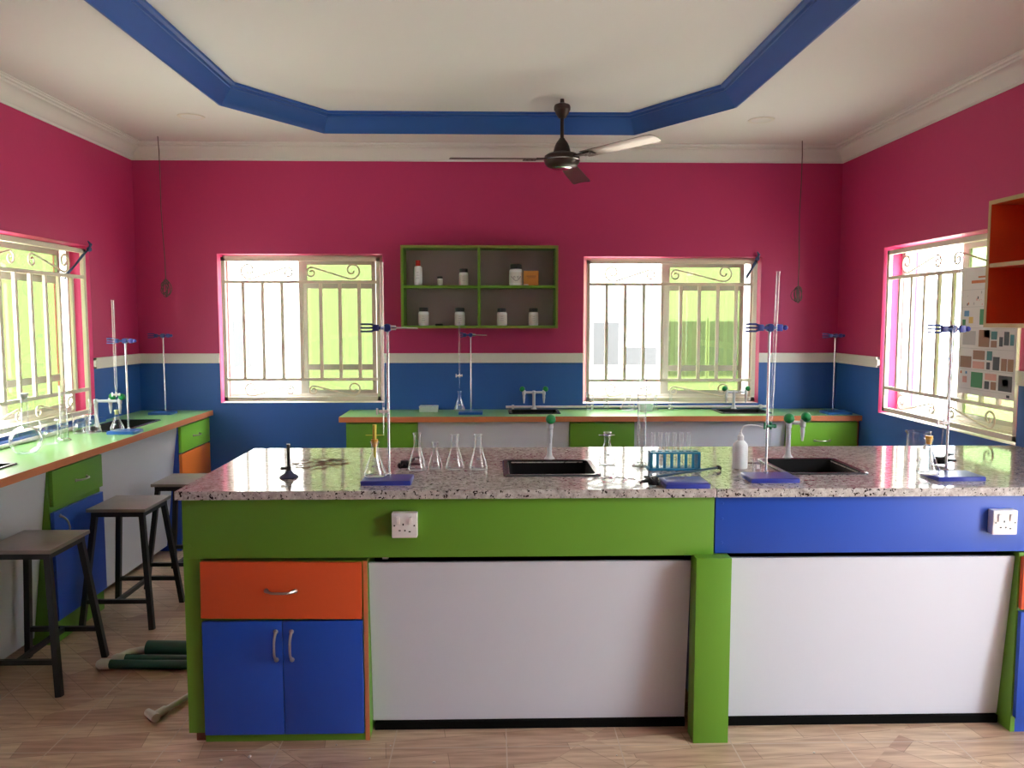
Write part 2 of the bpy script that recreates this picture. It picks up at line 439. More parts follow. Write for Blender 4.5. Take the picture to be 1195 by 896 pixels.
# ------------------------------------------------------------------ outside
mb = MB(); mb.box(-30, 30, -30, 30, -.25, -.05); struct(mb.obj('ground', ext_ground))
def house(label, x0, x1, y0, y1, h, wins, axis):
    e = thing('neighbouring_building', label, 'building', ((x0+x1)/2, (y0+y1)/2, -.05))
    T = Matrix.Translation(-e.location)
    mb = MB(); mb.M = T; mb.box(x0, x1, y0, y1, -.05, h); mb.obj('wall', ext_white, e)
    mb = MB(); mb.M = T; mb.box(x0-.3, x1+.3, y0-.3, y1+.3, h, h+.18); mb.obj('roof', ext_white, e)
    for a, b, z0, z1, *pale in wins:
        f = MB(); f.M = T; p = MB(); p.M = T
        if axis == 'y':
            f.box(a-.015, b+.015, y0-.03, y0+.01, z0-.04, z1+.04); p.box(a, b, y0-.04, y0-.02, z0, z1)
        elif axis == 'l':
            f.box(x1-.01, x1+.03, a-.04, b+.04, z0-.04, z1+.04); p.box(x1+.02, x1+.04, a, b, z0, z1)
        else:
            f.box(x0-.03, x0+.01, a-.04, b+.04, z0-.04, z1+.04); p.box(x0-.04, x0-.02, a, b, z0, z1)
        fo = f.obj('window_frame', ext_white, e); p.obj('window_pane', ext_grey2 if pale else ext_grey, fo)
house('white rendered building standing beyond the two back wall windows', -6.5, 5.0, 9.0, 14, 3.4,
      [(-2.92, -2.80, .95, 1.46), (-2.76, -2.70, .95, 1.46), (1.13, 1.42, .97, 1.45), (1.45, 1.85, .97, 1.17), (1.98, 2.4, .85, 1.46, 1), (2.45, 2.8, .85, 1.46, 1)], 'y')
house('white rendered building beyond the left side wall window', -13, -8.5, -4, 13, 3.0, [(6.6, 7.1, 1.0, 1.9)], 'l')
house('white rendered building beyond the right side wall window', 9.5, 14, -4, 13, 3.0, [(7.4, 8.0, 1.0, 1.9)], 'r')

# ------------------------------------------------------------------ furniture helpers
def pull(mb, c, along, outv, L=.1, r=.0042, proud=.028):
    """bow handle: centre c on the face, running along, bowed out along outv"""
    c, a, o = Vector(c), Vector(along).normalized(), Vector(outv)
    pts = []
    for i in range(13):
        t = -1+2*i/12
        pts.append(c+a*(t*L/2)+o*(proud*(1-abs(t)**3.2)+.001))
    rs = [r*(1.5-.5*(1-abs(-1+2*i/12)**4)) for i in range(13)]
    mb.tube(pts, rs, 8)
    for s in (-1, 1): mb.lathe([(0, 0), (r*2., 0), (r*2., .003), (r*1.5, .006), (0, .006)], 10, c+a*(s*L/2), axis=outv)
    return mb
def sink_obj(label, x0, x1, y0, y1, z, depth=.16, rim=.02):
    e = thing('lab_sink', label, 'sink', ((x0+x1)/2, (y0+y1)/2, z))
    hx, hy = (x1-x0)/2, (y1-y0)/2
    mb = MB(); r = .02
    loops = [mb.rrect(-hx, hx, -hy, hy, .0005, r), mb.rrect(-hx, hx, -hy, hy, .004, r), mb.rrect(-hx+.004, hx-.004, -hy+.004, hy-.004, .007, r),
             mb.rrect(-hx+rim, hx-rim, -hy+rim, hy-rim, .006, r*.9)]
    mb.loft_loops(loops); mb.obj('rim', sinkrim, e)
    mb = MB(); q = rim
    loops = [mb.rrect(-hx+q, hx-q, -hy+q, hy-q, .006, r*.9), mb.rrect(-hx+q+.004, hx-q-.004, -hy+q+.004, hy-q-.004, -.004, r*.8),
             mb.rrect(-hx+q+.015, hx-q-.015, -hy+q+.015, hy-q-.015, -depth+.02, .03), mb.rrect(-hx+q+.035, hx-q-.035, -hy+q+.035, hy-q-.035, -depth, .03)]
    mb.loft_loops(loops); mb.face(loops[-1]); mb.obj('basin', sinkm, e)
    mb = MB(); mb.lathe([(0, .002), (.02, .002), (.024, .004), (.026, .0005)], 20, (0, 0, -depth)); mb.obj('drain', metal, e)
    return e
def slab_with_hole(mb, x0, x1, y0, y1, z0, z1, holes, mat=0):
    xs = [x0]
    for h in sorted(holes): 
        a, b, c, d = h
        mb.box(xs[-1], a, y0, y1, z0, z1, mat); mb.box(a, b, y0, c, z0, z1, mat); mb.box(a, b, d, y1, z0, z1, mat); xs.append(b)
    mb.box(xs[-1], x1, y0, y1, z0, z1, mat)
def faucet(label, loc, ends, z_h=.165, ball=.02, mats=None, group=None):
    """lab water tap: foot, column, arm(s) each with a green knob and a tapered nozzle; ends = [(dx,dy)] of arm tips"""
    e = thing('lab_faucet', label, 'faucet', loc, 0, group)
    m = whitepaint
    mb = MB(); mb.lathe([(0, 0), (.021, 0), (.022, .004), (.016, .012), (.012, .018), (.0105, .03), (.010, z_h-.03), (.013, z_h-.02), (.013, z_h-.004), (.009, z_h), (0, z_h)], 20)
    mb.obj('column', m, e)
    for dx, dy in ends:
        v = Vector((dx, dy, 0)); 
        mb = MB(); mb.tube([(0, 0, z_h-.012), v*.5+Vector((0, 0, z_h-.012)), v+Vector((0, 0, z_h-.012))], .0085, 12)
        mb.lathe([(0, .016), (.011, .016), (.012, 0), (.012, -.014), (.009, -.018), (0, -.018)], 14, v+Vector((0, 0, z_h-.012)))
        arm = mb.obj('arm', m, e)
        mb = MB(); mb.lathe([(.0095, 0), (.0088, -.012), (.0098, -.016), (.008, -.03), (.0045, -.058), (.003, -.058), (.003, -.05)], 14, v+Vector((0, 0, z_h-.03)))
        mb.obj('nozzle', m, arm)
        mb = MB(); n = v.normalized(); c = v+n*.012+Vector((0, 0, z_h+.012))
        k = 10; mb.lathe([(ball*math.sin(PI*i/k)*(1+.0), -ball*.92*math.cos(PI*i/k)) for i in range(k+1)], 18, c, axis=(n+Vector((0, 0, .9))).normalized())
        mb.obj('knob', greenball, arm)
    return e

# ------------------------------------------------------------------ island benches
SL, SRk = (.062, .383, 2.952, 3.238), (1.122, 1.40, 2.962, 3.25)      # basin cutouts
def rrslab(name, label, x0, x1, hole):
    mb = MB(); slab_with_hole(mb, x0, x1, 2.70, 3.615, .87, .90, [hole])
    return tag(mb.obj(name, granite_m), label, 'worktop')
rrslab('granite_worktop', 'speckled granite worktop on the green fronted half of the island', -1.085, .7725, SL)
rrslab('granite_worktop', 'speckled granite worktop on the blue fronted half of the island', .7755, 2.425, SRk)
sink_obj('black sink set in the granite above the green island front', .038, .405, 2.928, 3.262, .90)
sink_obj('black sink set in the granite above the blue island front', 1.098, 1.424, 2.938, 3.272, .90)

def kneeboard(mb, x0, x1, yt, yb, zt, zb, th=.016, mat=0):
    a = [mb._v(p) for p in ((x0, yt, zt), (x1, yt, zt), (x1, yb, zb), (x0, yb, zb))]
    b = [mb._v(p) for p in ((x0, yt+th, zt), (x1, yt+th, zt), (x1, yb+th, zb), (x0, yb+th, zb))]
    mb.loft_loops([a, b], mat, True)
b1 = thing('island_bench', 'green fronted island bench carrying the left granite worktop', 'lab bench', (-.15, 3.15, 0))
def loc_mb(e): m = MB(); m.M = Matrix.Translation(-e.location); return m
mb = loc_mb(b1); mb.box(-1.07, .772, 2.72, 2.738, .66, .8695, bev=.0012)
for z in (.845, .705):
    mb.lathe([(0, .0015), (.004, .0015), (.005, 0)], 10, (-1.047, 2.72, z), axis=(0, -1, 0))
mb.obj('apron', lam_green, b1)
mb = loc_mb(b1); mb.box(-1.07, -1.014, 2.72, 2.738, .035, .66); mb.box(-1.07, -1.052, 2.738, 3.58, .035, .8695); mb.obj('end_panel', lam_green, b1)
mb = loc_mb(b1); mb.box(-1.05, -1.018, 2.735, 2.80, 0, .035); mb.box(-1.06, -1.02, 3.5, 3.57, 0, .035); mb.obj('foot', brown_foot, b1)
mb = loc_mb(b1); mb.box(-1.05, .772, 3.56, 3.58, .05, .8695); mb.obj('back_panel', lam_green, b1)
mb = loc_mb(b1); kneeboard(mb, -.437, .699, 2.742, 2.80, .634, .032); mb.obj('kneehole_board', lam_white, b1)
mb = loc_mb(b1); mb.box(-.43, .699, 2.84, 2.855, .0, .66); mb.box(-.43, .699, 2.79, 2.84, 0, .028); mb.obj('gap_shade_board', gap_shade, b1)  # black board and floor strip stand in for shade around the kneeboard
mb = loc_mb(b1); mb.box(-.392, -.372, 2.765, 2.785, .64, .66); mb.obj('waste_pipe', whitepl, b1)
mb = loc_mb(b1); mb.box(.70, .823, 2.672, 2.752, 0, .663, bev=.0012); mb.obj('post', lam_green, b1)
b2 = thing('island_bench', 'blue fronted island bench carrying the right granite worktop', 'lab bench', (1.6, 3.15, 0))
mb = loc_mb(b2); mb.box(.776, 2.42, 2.72, 2.738, .6665, .8695, bev=.0012)
for z in (.845, .79, .705):
    mb.lathe([(0, .0015), (.004, .0015), (.005, 0)], 10, (.8, 2.72, z), axis=(0, -1, 0))
mb.obj('apron', lam_blue, b2)
mb = loc_mb(b2); kneeboard(mb, .825, 1.862, 2.742, 2.80, .642, .032); mb.obj('kneehole_board', lam_white, b2)
mb = loc_mb(b2); mb.box(.825, 1.86, 2.84, 2.855, .0, .66); mb.box(.825, 1.86, 2.79, 2.84, 0, .028); mb.obj('gap_shade_board', gap_shade, b2)  # same painted shade behind and under the blue bench kneeboard
mb = loc_mb(b2); mb.box(.776, 2.42, 3.56, 3.58, .05, .8695); mb.box(.776, .79, 2.76, 3.56, .0, .8695); mb.obj('back_panel', lam_blue, b2)

def base_cabinet(label, M, w, d, h, rows, body, side=None, edge=None, plinth=.06):
    """front at local y=0 facing -y, x 0..w, z 0..h. rows: (kind, z0, z1, mat, handle, tilt)"""
    e = thing('base_cabinet', label, 'cabinet'); e.matrix_world = M
    t = .016
    mb = MB(); mb.box(0, t, .002, d, .0, h); mb.box(w-t, w, .002, d, 0, h); mb.box(t, w-t, d-.01, d, .0, h); mb.box(t, w-t, .004, d-.01, plinth, plinth+t)
    mb.box(t, w-t, .004, d-.01, h-t, h)
    for r, q in zip(rows, rows[1:]): mb.box(t, w-t, .002, .016, q[2]-.012, r[1]+.012)
    mb.obj('carcass', side or body, e)
    mb = MB(); mb.box(t, w-t, .002, .018, 0, plinth); mb.obj('plinth', body, e)
    if edge:
        mb = MB(); mb.box(w-.014, w+.001, -.001, .0018, 0, h); mb.obj('edge_band', edge, e)
    for r in rows:
        kind, z0, z1, mat, hd = r[:5]; tilt = r[5] if len(r) > 5 else 0
        n = 2 if kind == 'doors' else 1
        x0, x1 = .004, w-(.016 if edge else .004)
        for i in range(n):
            a = x0+(x1-x0)*i/n; b = x0+(x1-x0)*(i+1)/n
            R = Matrix.Translation((b, 0, z1)) @ Matrix.Rotation(tilt, 4, 'Y') @ Matrix.Translation((-b, 0, -z1))
            mb = MB(); mb.M = R; mb.box(a+.0012, b-.0012, -.018, 0, z0, z1, bev=.0012)
            dr = mb.obj('drawer' if kind == 'drawer' else 'door', mat, e)
            if hd:
                hm = MB(); hm.M = R
                if kind == 'drawer': pull(hm, ((a+b)/2+hd[0], -.018, (z0+z1)/2+hd[1]), (1, 0, 0), (0, -1, 0), .1)
                elif kind == 'doors': pull(hm, (b-.022 if i == 0 else a+.032, -.018, z1-.085), (0, 0, 1), (0, -1, 0), .1)
                else: pull(hm, (a+hd[0], -.018, z1-hd[1]), (hd[2], 0, 1), (0, -1, 0), .1)
                hm.obj('handle', handlem, dr)
    return e
base_cabinet('cabinet at the green island end with orange drawer over two blue doors', Matrix.Translation((-1.014, 2.722, 0)), .575, .8, .648,
             [('drawer', .447, .646, lam_orange, (0, 0), .012), ('doors', .034, .44, lam_blue, True)], lam_green, edge=edge_orange)
base_cabinet('cabinet under the blue island front at the right edge of the photo', Matrix.Translation((1.864, 2.722, 0)), .54, .8, .66,
             [('drawer', .46, .648, lam_orange, (0, 0)), ('doors', .06, .45, lam_blue, True)], lam_blue, side=lam_green)

def socket(label, x, z):
    e = thing('power_socket', label, 'socket', (x, 2.7198, z))
    mb = MB(); mb.box(-.0435, .0435, -.032, 0, -.0435, .0435, bev=.004); mb.obj('faceplate', whitepl, e)
    for u in (-.021, .021):
        mb = MB(); mb.M = Matrix.Translation((u, -.032, .018)) @ Matrix.Rotation(.18, 4, 'X'); mb.box(-.006, .006, -.005, .003, -.013, .013, bev=.001); mb.obj('switch', whitepl, e)
    mb = MB()
    for u, v in ((-.034, .0), (.034, .0)):
        mb.lathe([(0, .0008), (.003, .0008), (.003, 0)], 10, (u, -.032, v), axis=(0, -1, 0))
    for u, v, a, b in ((-.004, .004, .0022, .0035), (-.016, -.017, .0035, .002), (.002, -.017, .0026, .0026), (.018, -.021, .0035, .002)):
        mb.box(u-a, u+a, -.0328, -.0318, v-b, v+b)
    mb.obj('pin_hole', blackpl, e)
socket('white wall socket on the green island apron', -.3045, .7805)
socket('white wall socket on the blue island apron', 1.785, .778)

# dried residue on the granite behind the burner
mb = MB()
for i in range(120):
    a = random.random()*2*PI; q = random.random()**.6
    x, y = -.70+q*math.cos(a)*.115, 3.22+q*math.sin(a)*.13
    r = random.uniform(.003, .012)
    pts = [mb._v((x+r*random.uniform(.6, 1.3)*math.cos(t*PI/4)*1.5, y+r*random.uniform(.6, 1.3)*math.sin(t*PI/4), .9006)) for t in range(8)]
    mb.face(pts)
tag(mb.obj('dried_residue', P('residue', '#7a5138', .7, var=.25, scale=40)), 'brownish dried residue speckled over the granite behind the burner', 'residue', kind='stuff')

faucet('grey tap with one green knob facing front at the left island sink', (.236, 3.30, .90), [(0, -.055)], .165, .021)
faucet('grey two armed tap with green knobs at the right island sink', (1.243, 3.298, .90), [(-.018, -.05), (.052, -.02)], .165, .022)

# ------------------------------------------------------------------ left bench
LT = .85
mb = MB()
ys = [1.2, 3.02, 3.50, 4.52, 5.02, 5.598]
for i, (a, b) in enumerate(zip(ys, ys[1:])):
    if i in (1, 3): mb.box(XL+.002, -2.345, a, b, .815, LT); mb.box(-2.105, -1.965, a, b, .815, LT)
    else: mb.box(XL+.002, -1.965, a, b, .815, LT)
mb.box(-1.965, -1.962, 1.2, 5.598, .815, LT, 1)
tag(mb.obj('worktop', [top_green, edge_orange]), 'long green worktop with orange edge along the left wall', 'worktop')
sink_obj('black sink in the left wall worktop nearest the back corner', -2.365, -2.085, 4.50, 5.04, LT)
sink_obj('black sink in the left wall worktop cut by the left photo edge', -2.365, -2.085, 3.0, 3.52, LT)
def MX(x, y): return Matrix.Translation((x, y, 0)) @ Matrix.Rotation(PI/2, 4, 'Z')   # local x -> +y, front (-y) -> +x
base_cabinet('left wall cabinet behind the stools with green drawer and blue door', MX(-2.002, 3.585), .465, .44, .812,
             [('drawer', .64, .803, lam_green, (.02, 0)), ('door', .11, .612, lam_blue, (.07, .07, -.45))], lam_green, plinth=.105)
base_cabinet('back corner cabinet of the left bench with green and orange drawers', MX(-2.002, 5.07), .52, .44, .812,
             [('drawer', .635, .80, lam_green_lit, (0, 0)), ('drawer', .40, .625, lam_orange2, None), ('door', .08, .39, lam_blue, None)], lam_green, side=lam_blue)
def kneeX(name, label, y0, y1):
    e = thing(name, label, 'bench panel', (-2.03, (y0+y1)/2, 0))
    mb = loc_mb(e); 
    a = [mb._v(p) for p in ((-2.006, y0, .81), (-2.006, y1, .81), (-2.095, y1, .035), (-2.095, y0, .035))]
    b = [mb._v(p) for p in ((-2.022, y0, .81), (-2.022, y1, .81), (-2.111, y1, .035), (-2.111, y0, .035))]
    mb.loft_loops([a, b], 0, True); mb.obj('board', lam_white, e)
    mb = loc_mb(e); mb.box(-2.17, -2.155, y0, y1, 0, .4); mb.obj('gap_shade_backing', gap_shade, e)  # black sheet painting the shaded gap below the board
kneeX('kneehole_panel', 'sloping white board under the left worktop at the near end', 1.6, 3.583)
kneeX('kneehole_panel', 'sloping white board under the left worktop between its two cabinets', 4.052, 5.068)
mb = MB(); mb.box(-2.45, -2.02, 1.2, 1.22, 0, .814)
tag(mb.obj('bench_end_panel', lam_green), 'green upright end board of the left wall bench', 'bench panel')
# service ledge with pipe along the left wall
e = thing('service_ledge', 'blue service ledge with white pipe along the left wall', 'pipe', (XL, 3.8, LT))
mb = loc_mb(e); mb.box(XL+.001, XL+.045, 1.4, 5.0, LT, LT+.028, bev=.003); mb.obj('ledge', bluewall, e)
mb = loc_mb(e); mb.tube([(XL+.055, 1.4, LT+.012), (XL+.055, 4.62, LT+.012)], .011, 10); mb.obj('pipe', whitepl, e)

# ------------------------------------------------------------------ back bench
mb = MB()
slab_with_hole(mb, -1.0, 2.438, 5.175, 5.598, .815, LT, [(.125, .435, 5.315, 5.525), (1.555, 1.865, 5.315, 5.525)])
mb.box(-1.003, 2.438, 5.172, 5.175, .815, LT, 1); mb.box(-1.003, -1.0, 5.175, 5.598, .815, LT, 1)
tag(mb.obj('worktop', [top_green, edge_orange]), 'green worktop with orange edge along the back wall', 'worktop')
sink_obj('black sink in the back worktop below the green wall shelf', .105, .455, 5.295, 5.545, LT)
sink_obj('black sink in the back worktop below the right back window', 1.535, 1.885, 5.295, 5.545, LT)
def MY(x): return Matrix.Translation((x, 5.212, 0))
base_cabinet('plain green cabinet at the left end of the back bench', MY(-.965), .47, .38, .812, [('drawer', .62, .805, lam_green, None), ('doors', .06, .612, lam_blue, None)], lam_green)
base_cabinet('plain green cabinet in the middle of the back bench', MY(.505), .43, .38, .812, [('drawer', .62, .805, lam_green, None), ('doors', .06, .612, lam_blue, None)], lam_green)
base_cabinet('green cabinet with drawer coloured as lit and chrome handle at the right end of the back bench', MY(1.945), .49, .38, .812, [('drawer', .60, .805, lam_green_lit, (0, -.02)), ('doors', .06, .59, lam_blue, None)], lam_green, edge=edge_orange)
for x0, x1, lab in ((-.493, .503, 'sloping white board under the back bench below the green shelf'), (.937, 1.943, 'sloping white board under the back bench below the right window')):
    e = thing('kneehole_panel', lab, 'bench panel', ((x0+x1)/2, 5.23, 0))
    mb = loc_mb(e); kneeboard(mb, x0, x1, 5.215, 5.30, .81, .035); mb.obj('board', lam_white, e)
    mb = loc_mb(e); mb.box(x0, x1, 5.34, 5.355, 0, .4); mb.obj('gap_shade_backing', gap_shade, e)  # black sheet standing in for shade under the back bench board
e = thing('supply_pipe', 'white water pipe clipped along the back wall above the worktop', 'pipe', (1.0, 5.585, LT))
mb = loc_mb(e); mb.tube([(.09, 5.586, LT+.018), (1.95, 5.586, LT+.018)], .009, 10); mb.obj('pipe', whitepl, e)
for x in (.14, .7, 1.25, 1.9):
    mb = loc_mb(e); mb.box(x-.008, x+.008, 5.572, 5.5995, LT+.005, LT+.031); mb.obj('clip', whitepl, e)
faucet('white two armed tap with green knobs in front of the blue wall', (.287, 5.562, LT), [(-.07, 0), (.07, 0)], .135, .02)
faucet('white two armed tap with green knobs in front of the right back window', (1.70, 5.562, LT), [(-.055, 0), (.085, 0)], .135, .02)
e = faucet('white tap with green knobs over the corner sink of the left worktop', (-2.345, 4.74, LT), [(.14, 0), (.075, .02)], .165, .021)

# ------------------------------------------------------------------ stools
def make_stool(label):
    e = thing('lab_stool', label, 'stool', group='stools beside the left bench')
    H = .58
    mb = MB(); mb.box(-.14, .14, -.155, .155, H-.016, H, bev=.002); mb.obj('seat', seat_m, e)
    mb = MB(); 
    mb.box(-.125, .125, -.138, -.116, H-.042, H-.016); mb.box(-.125, .125, .116, .138, H-.042, H-.016)
    mb.box(-.125, -.103, -.116, .116, H-.042, H-.016); mb.box(.103, .125, -.116, .116, H-.042, H-.016); mb.obj('seat_frame', stoolblk, e)
    def leg(sx, sy, z):
        f = (H-.03-z)/(H-.03); return Vector((sx*(.112+f*.055), sy*(.125+f*.062), z))
    for sx in (-1, 1):
        for sy in (-1, 1):
            mb = MB(); mb.bar(leg(sx, sy, H-.03), leg(sx, sy, .001), .024, .024, up=(0, 1, 0)); mb.obj('leg', stoolblk, e)
    for sy in (-1, 1):
        mb = MB(); mb.bar(leg(-1, sy, .135), leg(1, sy, .135), .018, .02); mb.obj('stretcher', stoolblk, e)
    a = leg(1, 1, .135).y
    mb = MB(); mb.bar((0, -a, .135), (0, a, .135), .018, .02); mb.obj('stretcher', stoolblk, e)
    return e
st = make_stool('black legged stool cut by the left photo edge, nearest the camera'); st.location = (-1.88, 3.265, 0)
dup(st, (-1.805, 3.945, 0), .0, 'black legged stool in the middle of the row, before the blue cabinet door')
dup(st, (-1.745, 4.525, 0), .0, 'black legged stool farthest from the camera, half hidden by the island corner')

# ------------------------------------------------------------------ ceiling things
e = thing('ceiling_fan', 'dark brown three bladed ceiling fan hanging in the blue edged tray', 'ceiling fan', (.412, 4.82, 2.78))
mb = MB(); mb.lathe([(0, 0), (.012, 0), (.013, -.02), (.02, -.024), (.044, -.034), (.049, -.045), (.049, -.062), (.043, -.07), (.038, -.085), (.022, -.108), (.014, -.112), (0, -.112)], 28); mb.obj('ceiling_cup', bronze, e)
mb = MB(); mb.lathe([(.011, -.11), (.011, -.245)], 16); mb.obj('down_rod', bronze, e)
mb = MB(); mb.lathe([(0, -.225), (.014, -.225), (.02, -.235), (.032, -.25), (.042, -.27), (.049, -.295), (.052, -.312), (.0, -.312)], 28); mb.obj('motor_cup', bronze, e)
mb = MB(); mb.lathe([(.05, -.308), (.085, -.318), (.103, -.33), (.106, -.345), (.106, -.352)], 36); mb.lathe([(.106, -.358), (.102, -.375), (.085, -.392), (.06, -.4)], 36); body = mb.obj('motor', bronze, e)
mb = MB(); mb.lathe([(.106, -.352), (.108, -.353), (.108, -.357), (.106, -.358)], 36); mb.lathe([(.06, -.4), (.055, -.404), (.03, -.407), (0, -.408)], 30); mb.obj('chrome_ring', metal, body)
hub = Vector((0, 0, -.345))
for ang, dz in ((193.4, -.03), (-46.6, .02), (73.4, -.03)):
    a = math.radians(ang); R = Matrix.Translation(hub) @ Matrix.Rotation(a, 4, 'Z') @ Matrix.Rotation(-math.atan2(dz, .67), 4, 'Y')
    mb = MB(); mb.M = R @ Matrix.Rotation(math.radians(-8), 4, 'X')
    sec = []
    for x, hw in ((.17, .045), (.19, .05), (.4, .056), (.63, .06), (.665, .056), (.672, .048)):
        sec.append([mb._v((x, s*hw, z)) for s, z in ((-1, -.002), (-.33, .003), (.33, .003), (1, -.002), (1, -.0045), (.33, .0005), (-.33, .0005), (-1, -.0045))])
    mb.loft_loops(sec, 0, True); bl = mb.obj('blade', blade_m, e)
    mb = MB(); mb.M = R; mb.bar((.095, 0, 0), (.165, 0, -.003), .035, .006, w2=.055); mb.box(.155, .235, -.032, .032, -.008, -.004)
    for u in (.185, .215): mb.lathe([(0, -.012), (.004, -.012), (.005, -.008)], 8, (u, 0, 0))
    mb.obj('blade_iron', bronze, bl)
def downlight(label, x, y):
    e = thing('downlight', label, 'ceiling light', (x, y, ZT))
    mb = MB(); mb.lathe([(.058, -.0035), (.068, -.0045), (.076, -.003), (.078, 0)], 32); mb.obj('ring', alu_white, e)
    mb = MB(); mb.lathe([(0, -.002), (.05, -.002), (.058, -.0035)], 32); mb.obj('lens', ceilm, e)
downlight('unlit round downlight in the ceiling at left of the tray', -1.769, 4.834)
downlight('unlit round downlight in the ceiling at right of the tray', 1.604, 4.833)
def hang_wire(label, x, y, x2, y2, zb, seed):
    rnd = random.Random(seed); e = thing('hanging_cable', label, 'cable', (x, y, ZT))
    T = Matrix.Translation((-x, -y, -ZT))
    mb = MB(); mb.M = T
    mb.tube([(x, y, ZT)]+[(x+(x2-x)*t+.004*math.sin(t*9), y+(y2-y)*t, ZT+(zb-ZT)*t) for t in (.1, .3, .5, .7, .85, 1)], .0032, 6); mb.obj('cord', wirem, e)
    mb = MB(); mb.M = T
    for k in range(6):
        pts = []; ph = rnd.random()*6; rx, rz = rnd.uniform(.015, .036), rnd.uniform(.03, .06); yaw = rnd.uniform(-1.2, 1.2); ox = rnd.uniform(-.008, .008)
        for i in range(17):
            a = 2*PI*i/16+ph*.1; u = rx*math.sin(a); pts.append((x2+ox+(u+.25*rx*math.sin(2*a+ph))*math.cos(yaw), y2+u*math.sin(yaw), zb-.05+rz*math.cos(a)+rnd.uniform(-.002, .002)))
        mb.tube(pts, .003, 6)
    mb.tube([(x2-.02, y2, zb-.012), (x2+.018, y2+.01, zb-.02), (x2+.014, y2-.012, zb-.004), (x2-.02, y2, zb-.012)], .003, 6)
    mb.obj('coil', wirem, e)
hang_wire('thin cable with coiled end hanging from the ceiling near the left corner', -2.177, 5.35, -2.160, 5.35, 1.74, 1)
hang_wire('thin cable with coiled end hanging from the ceiling near the right corner', 2.065, 5.38, 2.052, 5.35, 1.70, 5)

# ------------------------------------------------------------------ wall shelves
sh = thing('wall_shelf', 'green open wall shelf with bottles between the two back windows', 'shelf', (-.09, YB, 1.423))
x0, x1, y0, z0, z1 = -.618, .44, 5.40, 1.423, 1.978; t = .018
def spart(name, m, *bx):
    mb = loc_mb(sh)
    for q in bx: mb.box(*q)
    return mb.obj(name, m, sh)
spart('side_panel', lam_green, (x0, x0+t, y0+.002, YB, z0, z1)); spart('side_panel', lam_green, (x1-t, x1, y0+.002, YB, z0, z1))
spart('top_panel', lam_green, (x0+t, x1-t, y0+.002, YB, z1-t, z1)); spart('bottom_panel', lam_green, (x0+t, x1-t, y0+.002, YB, z0, z0+t))
spart('divider', lam_green, (-.102, -.084, y0+.006, YB, z0+t, z1-t))
spart('shelf_board', lam_green, (x0+t, -.102, y0+.006, YB, 1.694, 1.712)); spart('shelf_board', lam_green, (-.084, x1-t, y0+.006, YB, 1.694, 1.712))
spart('back_board', shelf_back, (x0+t, x1-t, YB-.006, YB-.001, z0+t, z1-t))
eb = P('olive_edge_band', '#7d8a3c', .5, var=.08)
spart('edge_band', eb, (x0, x1, y0, y0+.002, z1-t, z1), (x0, x1, y0, y0+.002, z0, z0+.012), (x0, x0+.01, y0, y0+.002, z0+.012, z1-t), (x1-.012, x1, y0, y0+.002, z0+.012, z1-t))
sh = thing('wall_shelf', 'orange open wall shelf on the right wall at the photo edge', 'shelf', (XR, 3.1, 1.448))
x0, x1, y0, y1, z0, z1 = 2.225, XR-.001, 2.62, 3.575, 1.448, 2.012
lam_or_in = lam_orange
spart('side_panel', lam_or_in, (x0+.002, x1, y0, y0+t, z0, z1)); spart('side_panel', lam_or_in, (x0+.002, x1, y1-t, y1, z0, z1))
spart('top_panel', lam_or_in, (x0+.002, x1, y0+t, y1-t, z1-t, z1)); spart('bottom_panel', lam_or_in, (x0+.002, x1, y0+t, y1-t, z0, z0+t))
spart('shelf_board', lam_or_in, (x0+.006, x1, y0+t, y1-t, 1.715, 1.733)); spart('divider', lam_or_in, (x0+.006, x1, 3.08, 3.098, z0+t, z1-t))
spart('back_board', lam_or_in, (x1-.006, x1-.001, y0+t, y1-t, z0+t, z1-t))
spart('edge_band', edge_tan, (x0, x0+.002, y0, y1, z1-t, z1), (x0, x0+.002, y0, y1, z0, z0+t), (x0, x0+.002, y0, y0+t, z0+t, z1-t), (x0, x0+.002, y1-t, y1, z0+t, z1-t), (x0+.004, x0+.006, y0+t, y1-t, 1.715, 1.733))

def jar(label, x, y, z, w, h, mat=labelm, lid=blackpl, squig=False, neck=.8):
    e = thing('reagent_jar', label, 'bottle', (x, y, z)); r = w/2; hb = h*.78
    mb = MB(); mb.lathe([(0, 0), (r*.93, 0), (r, .004), (r, hb*.88), (r*.94, hb*.96), (r*neck, hb), (r*neck, hb+.004)], 28, cap1=True); mb.obj('body', bottlepl, e)
    mb = MB(); mb.lathe([(r+.0006, hb*.16), (r+.0006, hb*.80)], 28)
    lb = mb.obj('label', mat, e)
    if squig:
        mb = MB()
        def onr(a, zz): return ((r+.0015)*math.cos(a), (r+.0015)*math.sin(a), zz)
        A = -PI/2
        mb.tube([onr(A-.75+1.5*i/14, hb*(.56-.26*math.sin(PI*i/14))) for i in range(15)], .0016, 5)
        mb.tube([onr(A-.25+.12*math.cos(i*PI/5), hb*(.5+.06*math.sin(i*PI/5))) for i in range(11)], .0012, 5)
        mb.tube([onr(A+.25+.12*math.cos(i*PI/5), hb*(.5+.06*math.sin(i*PI/5))) for i in range(11)], .0012, 5)
        mb.obj('mark', ink, lb)
    else:
        mb = MB()
        for k in range(3):
            zz = hb*(.66-.14*k); L = .45+.12*((k*7) % 3)
            mb.tube([((r+.001)*math.cos(-PI/2-L/2+L*i/6), (r+.001)*math.sin(-PI/2-L/2+L*i/6), zz) for i in range(7)], .0009, 4)
        mb.obj('print', ink, lb)
    mb = MB(); rl = r*neck+.004
    mb.lathe([(0, hb), (rl*.97, hb), (rl, hb+.003), (rl, h-.004), (rl*.94, h), (0, h)], 28); mb.obj('lid', lid, e)
    return e
ZS, ZB = 1.712, 1.441
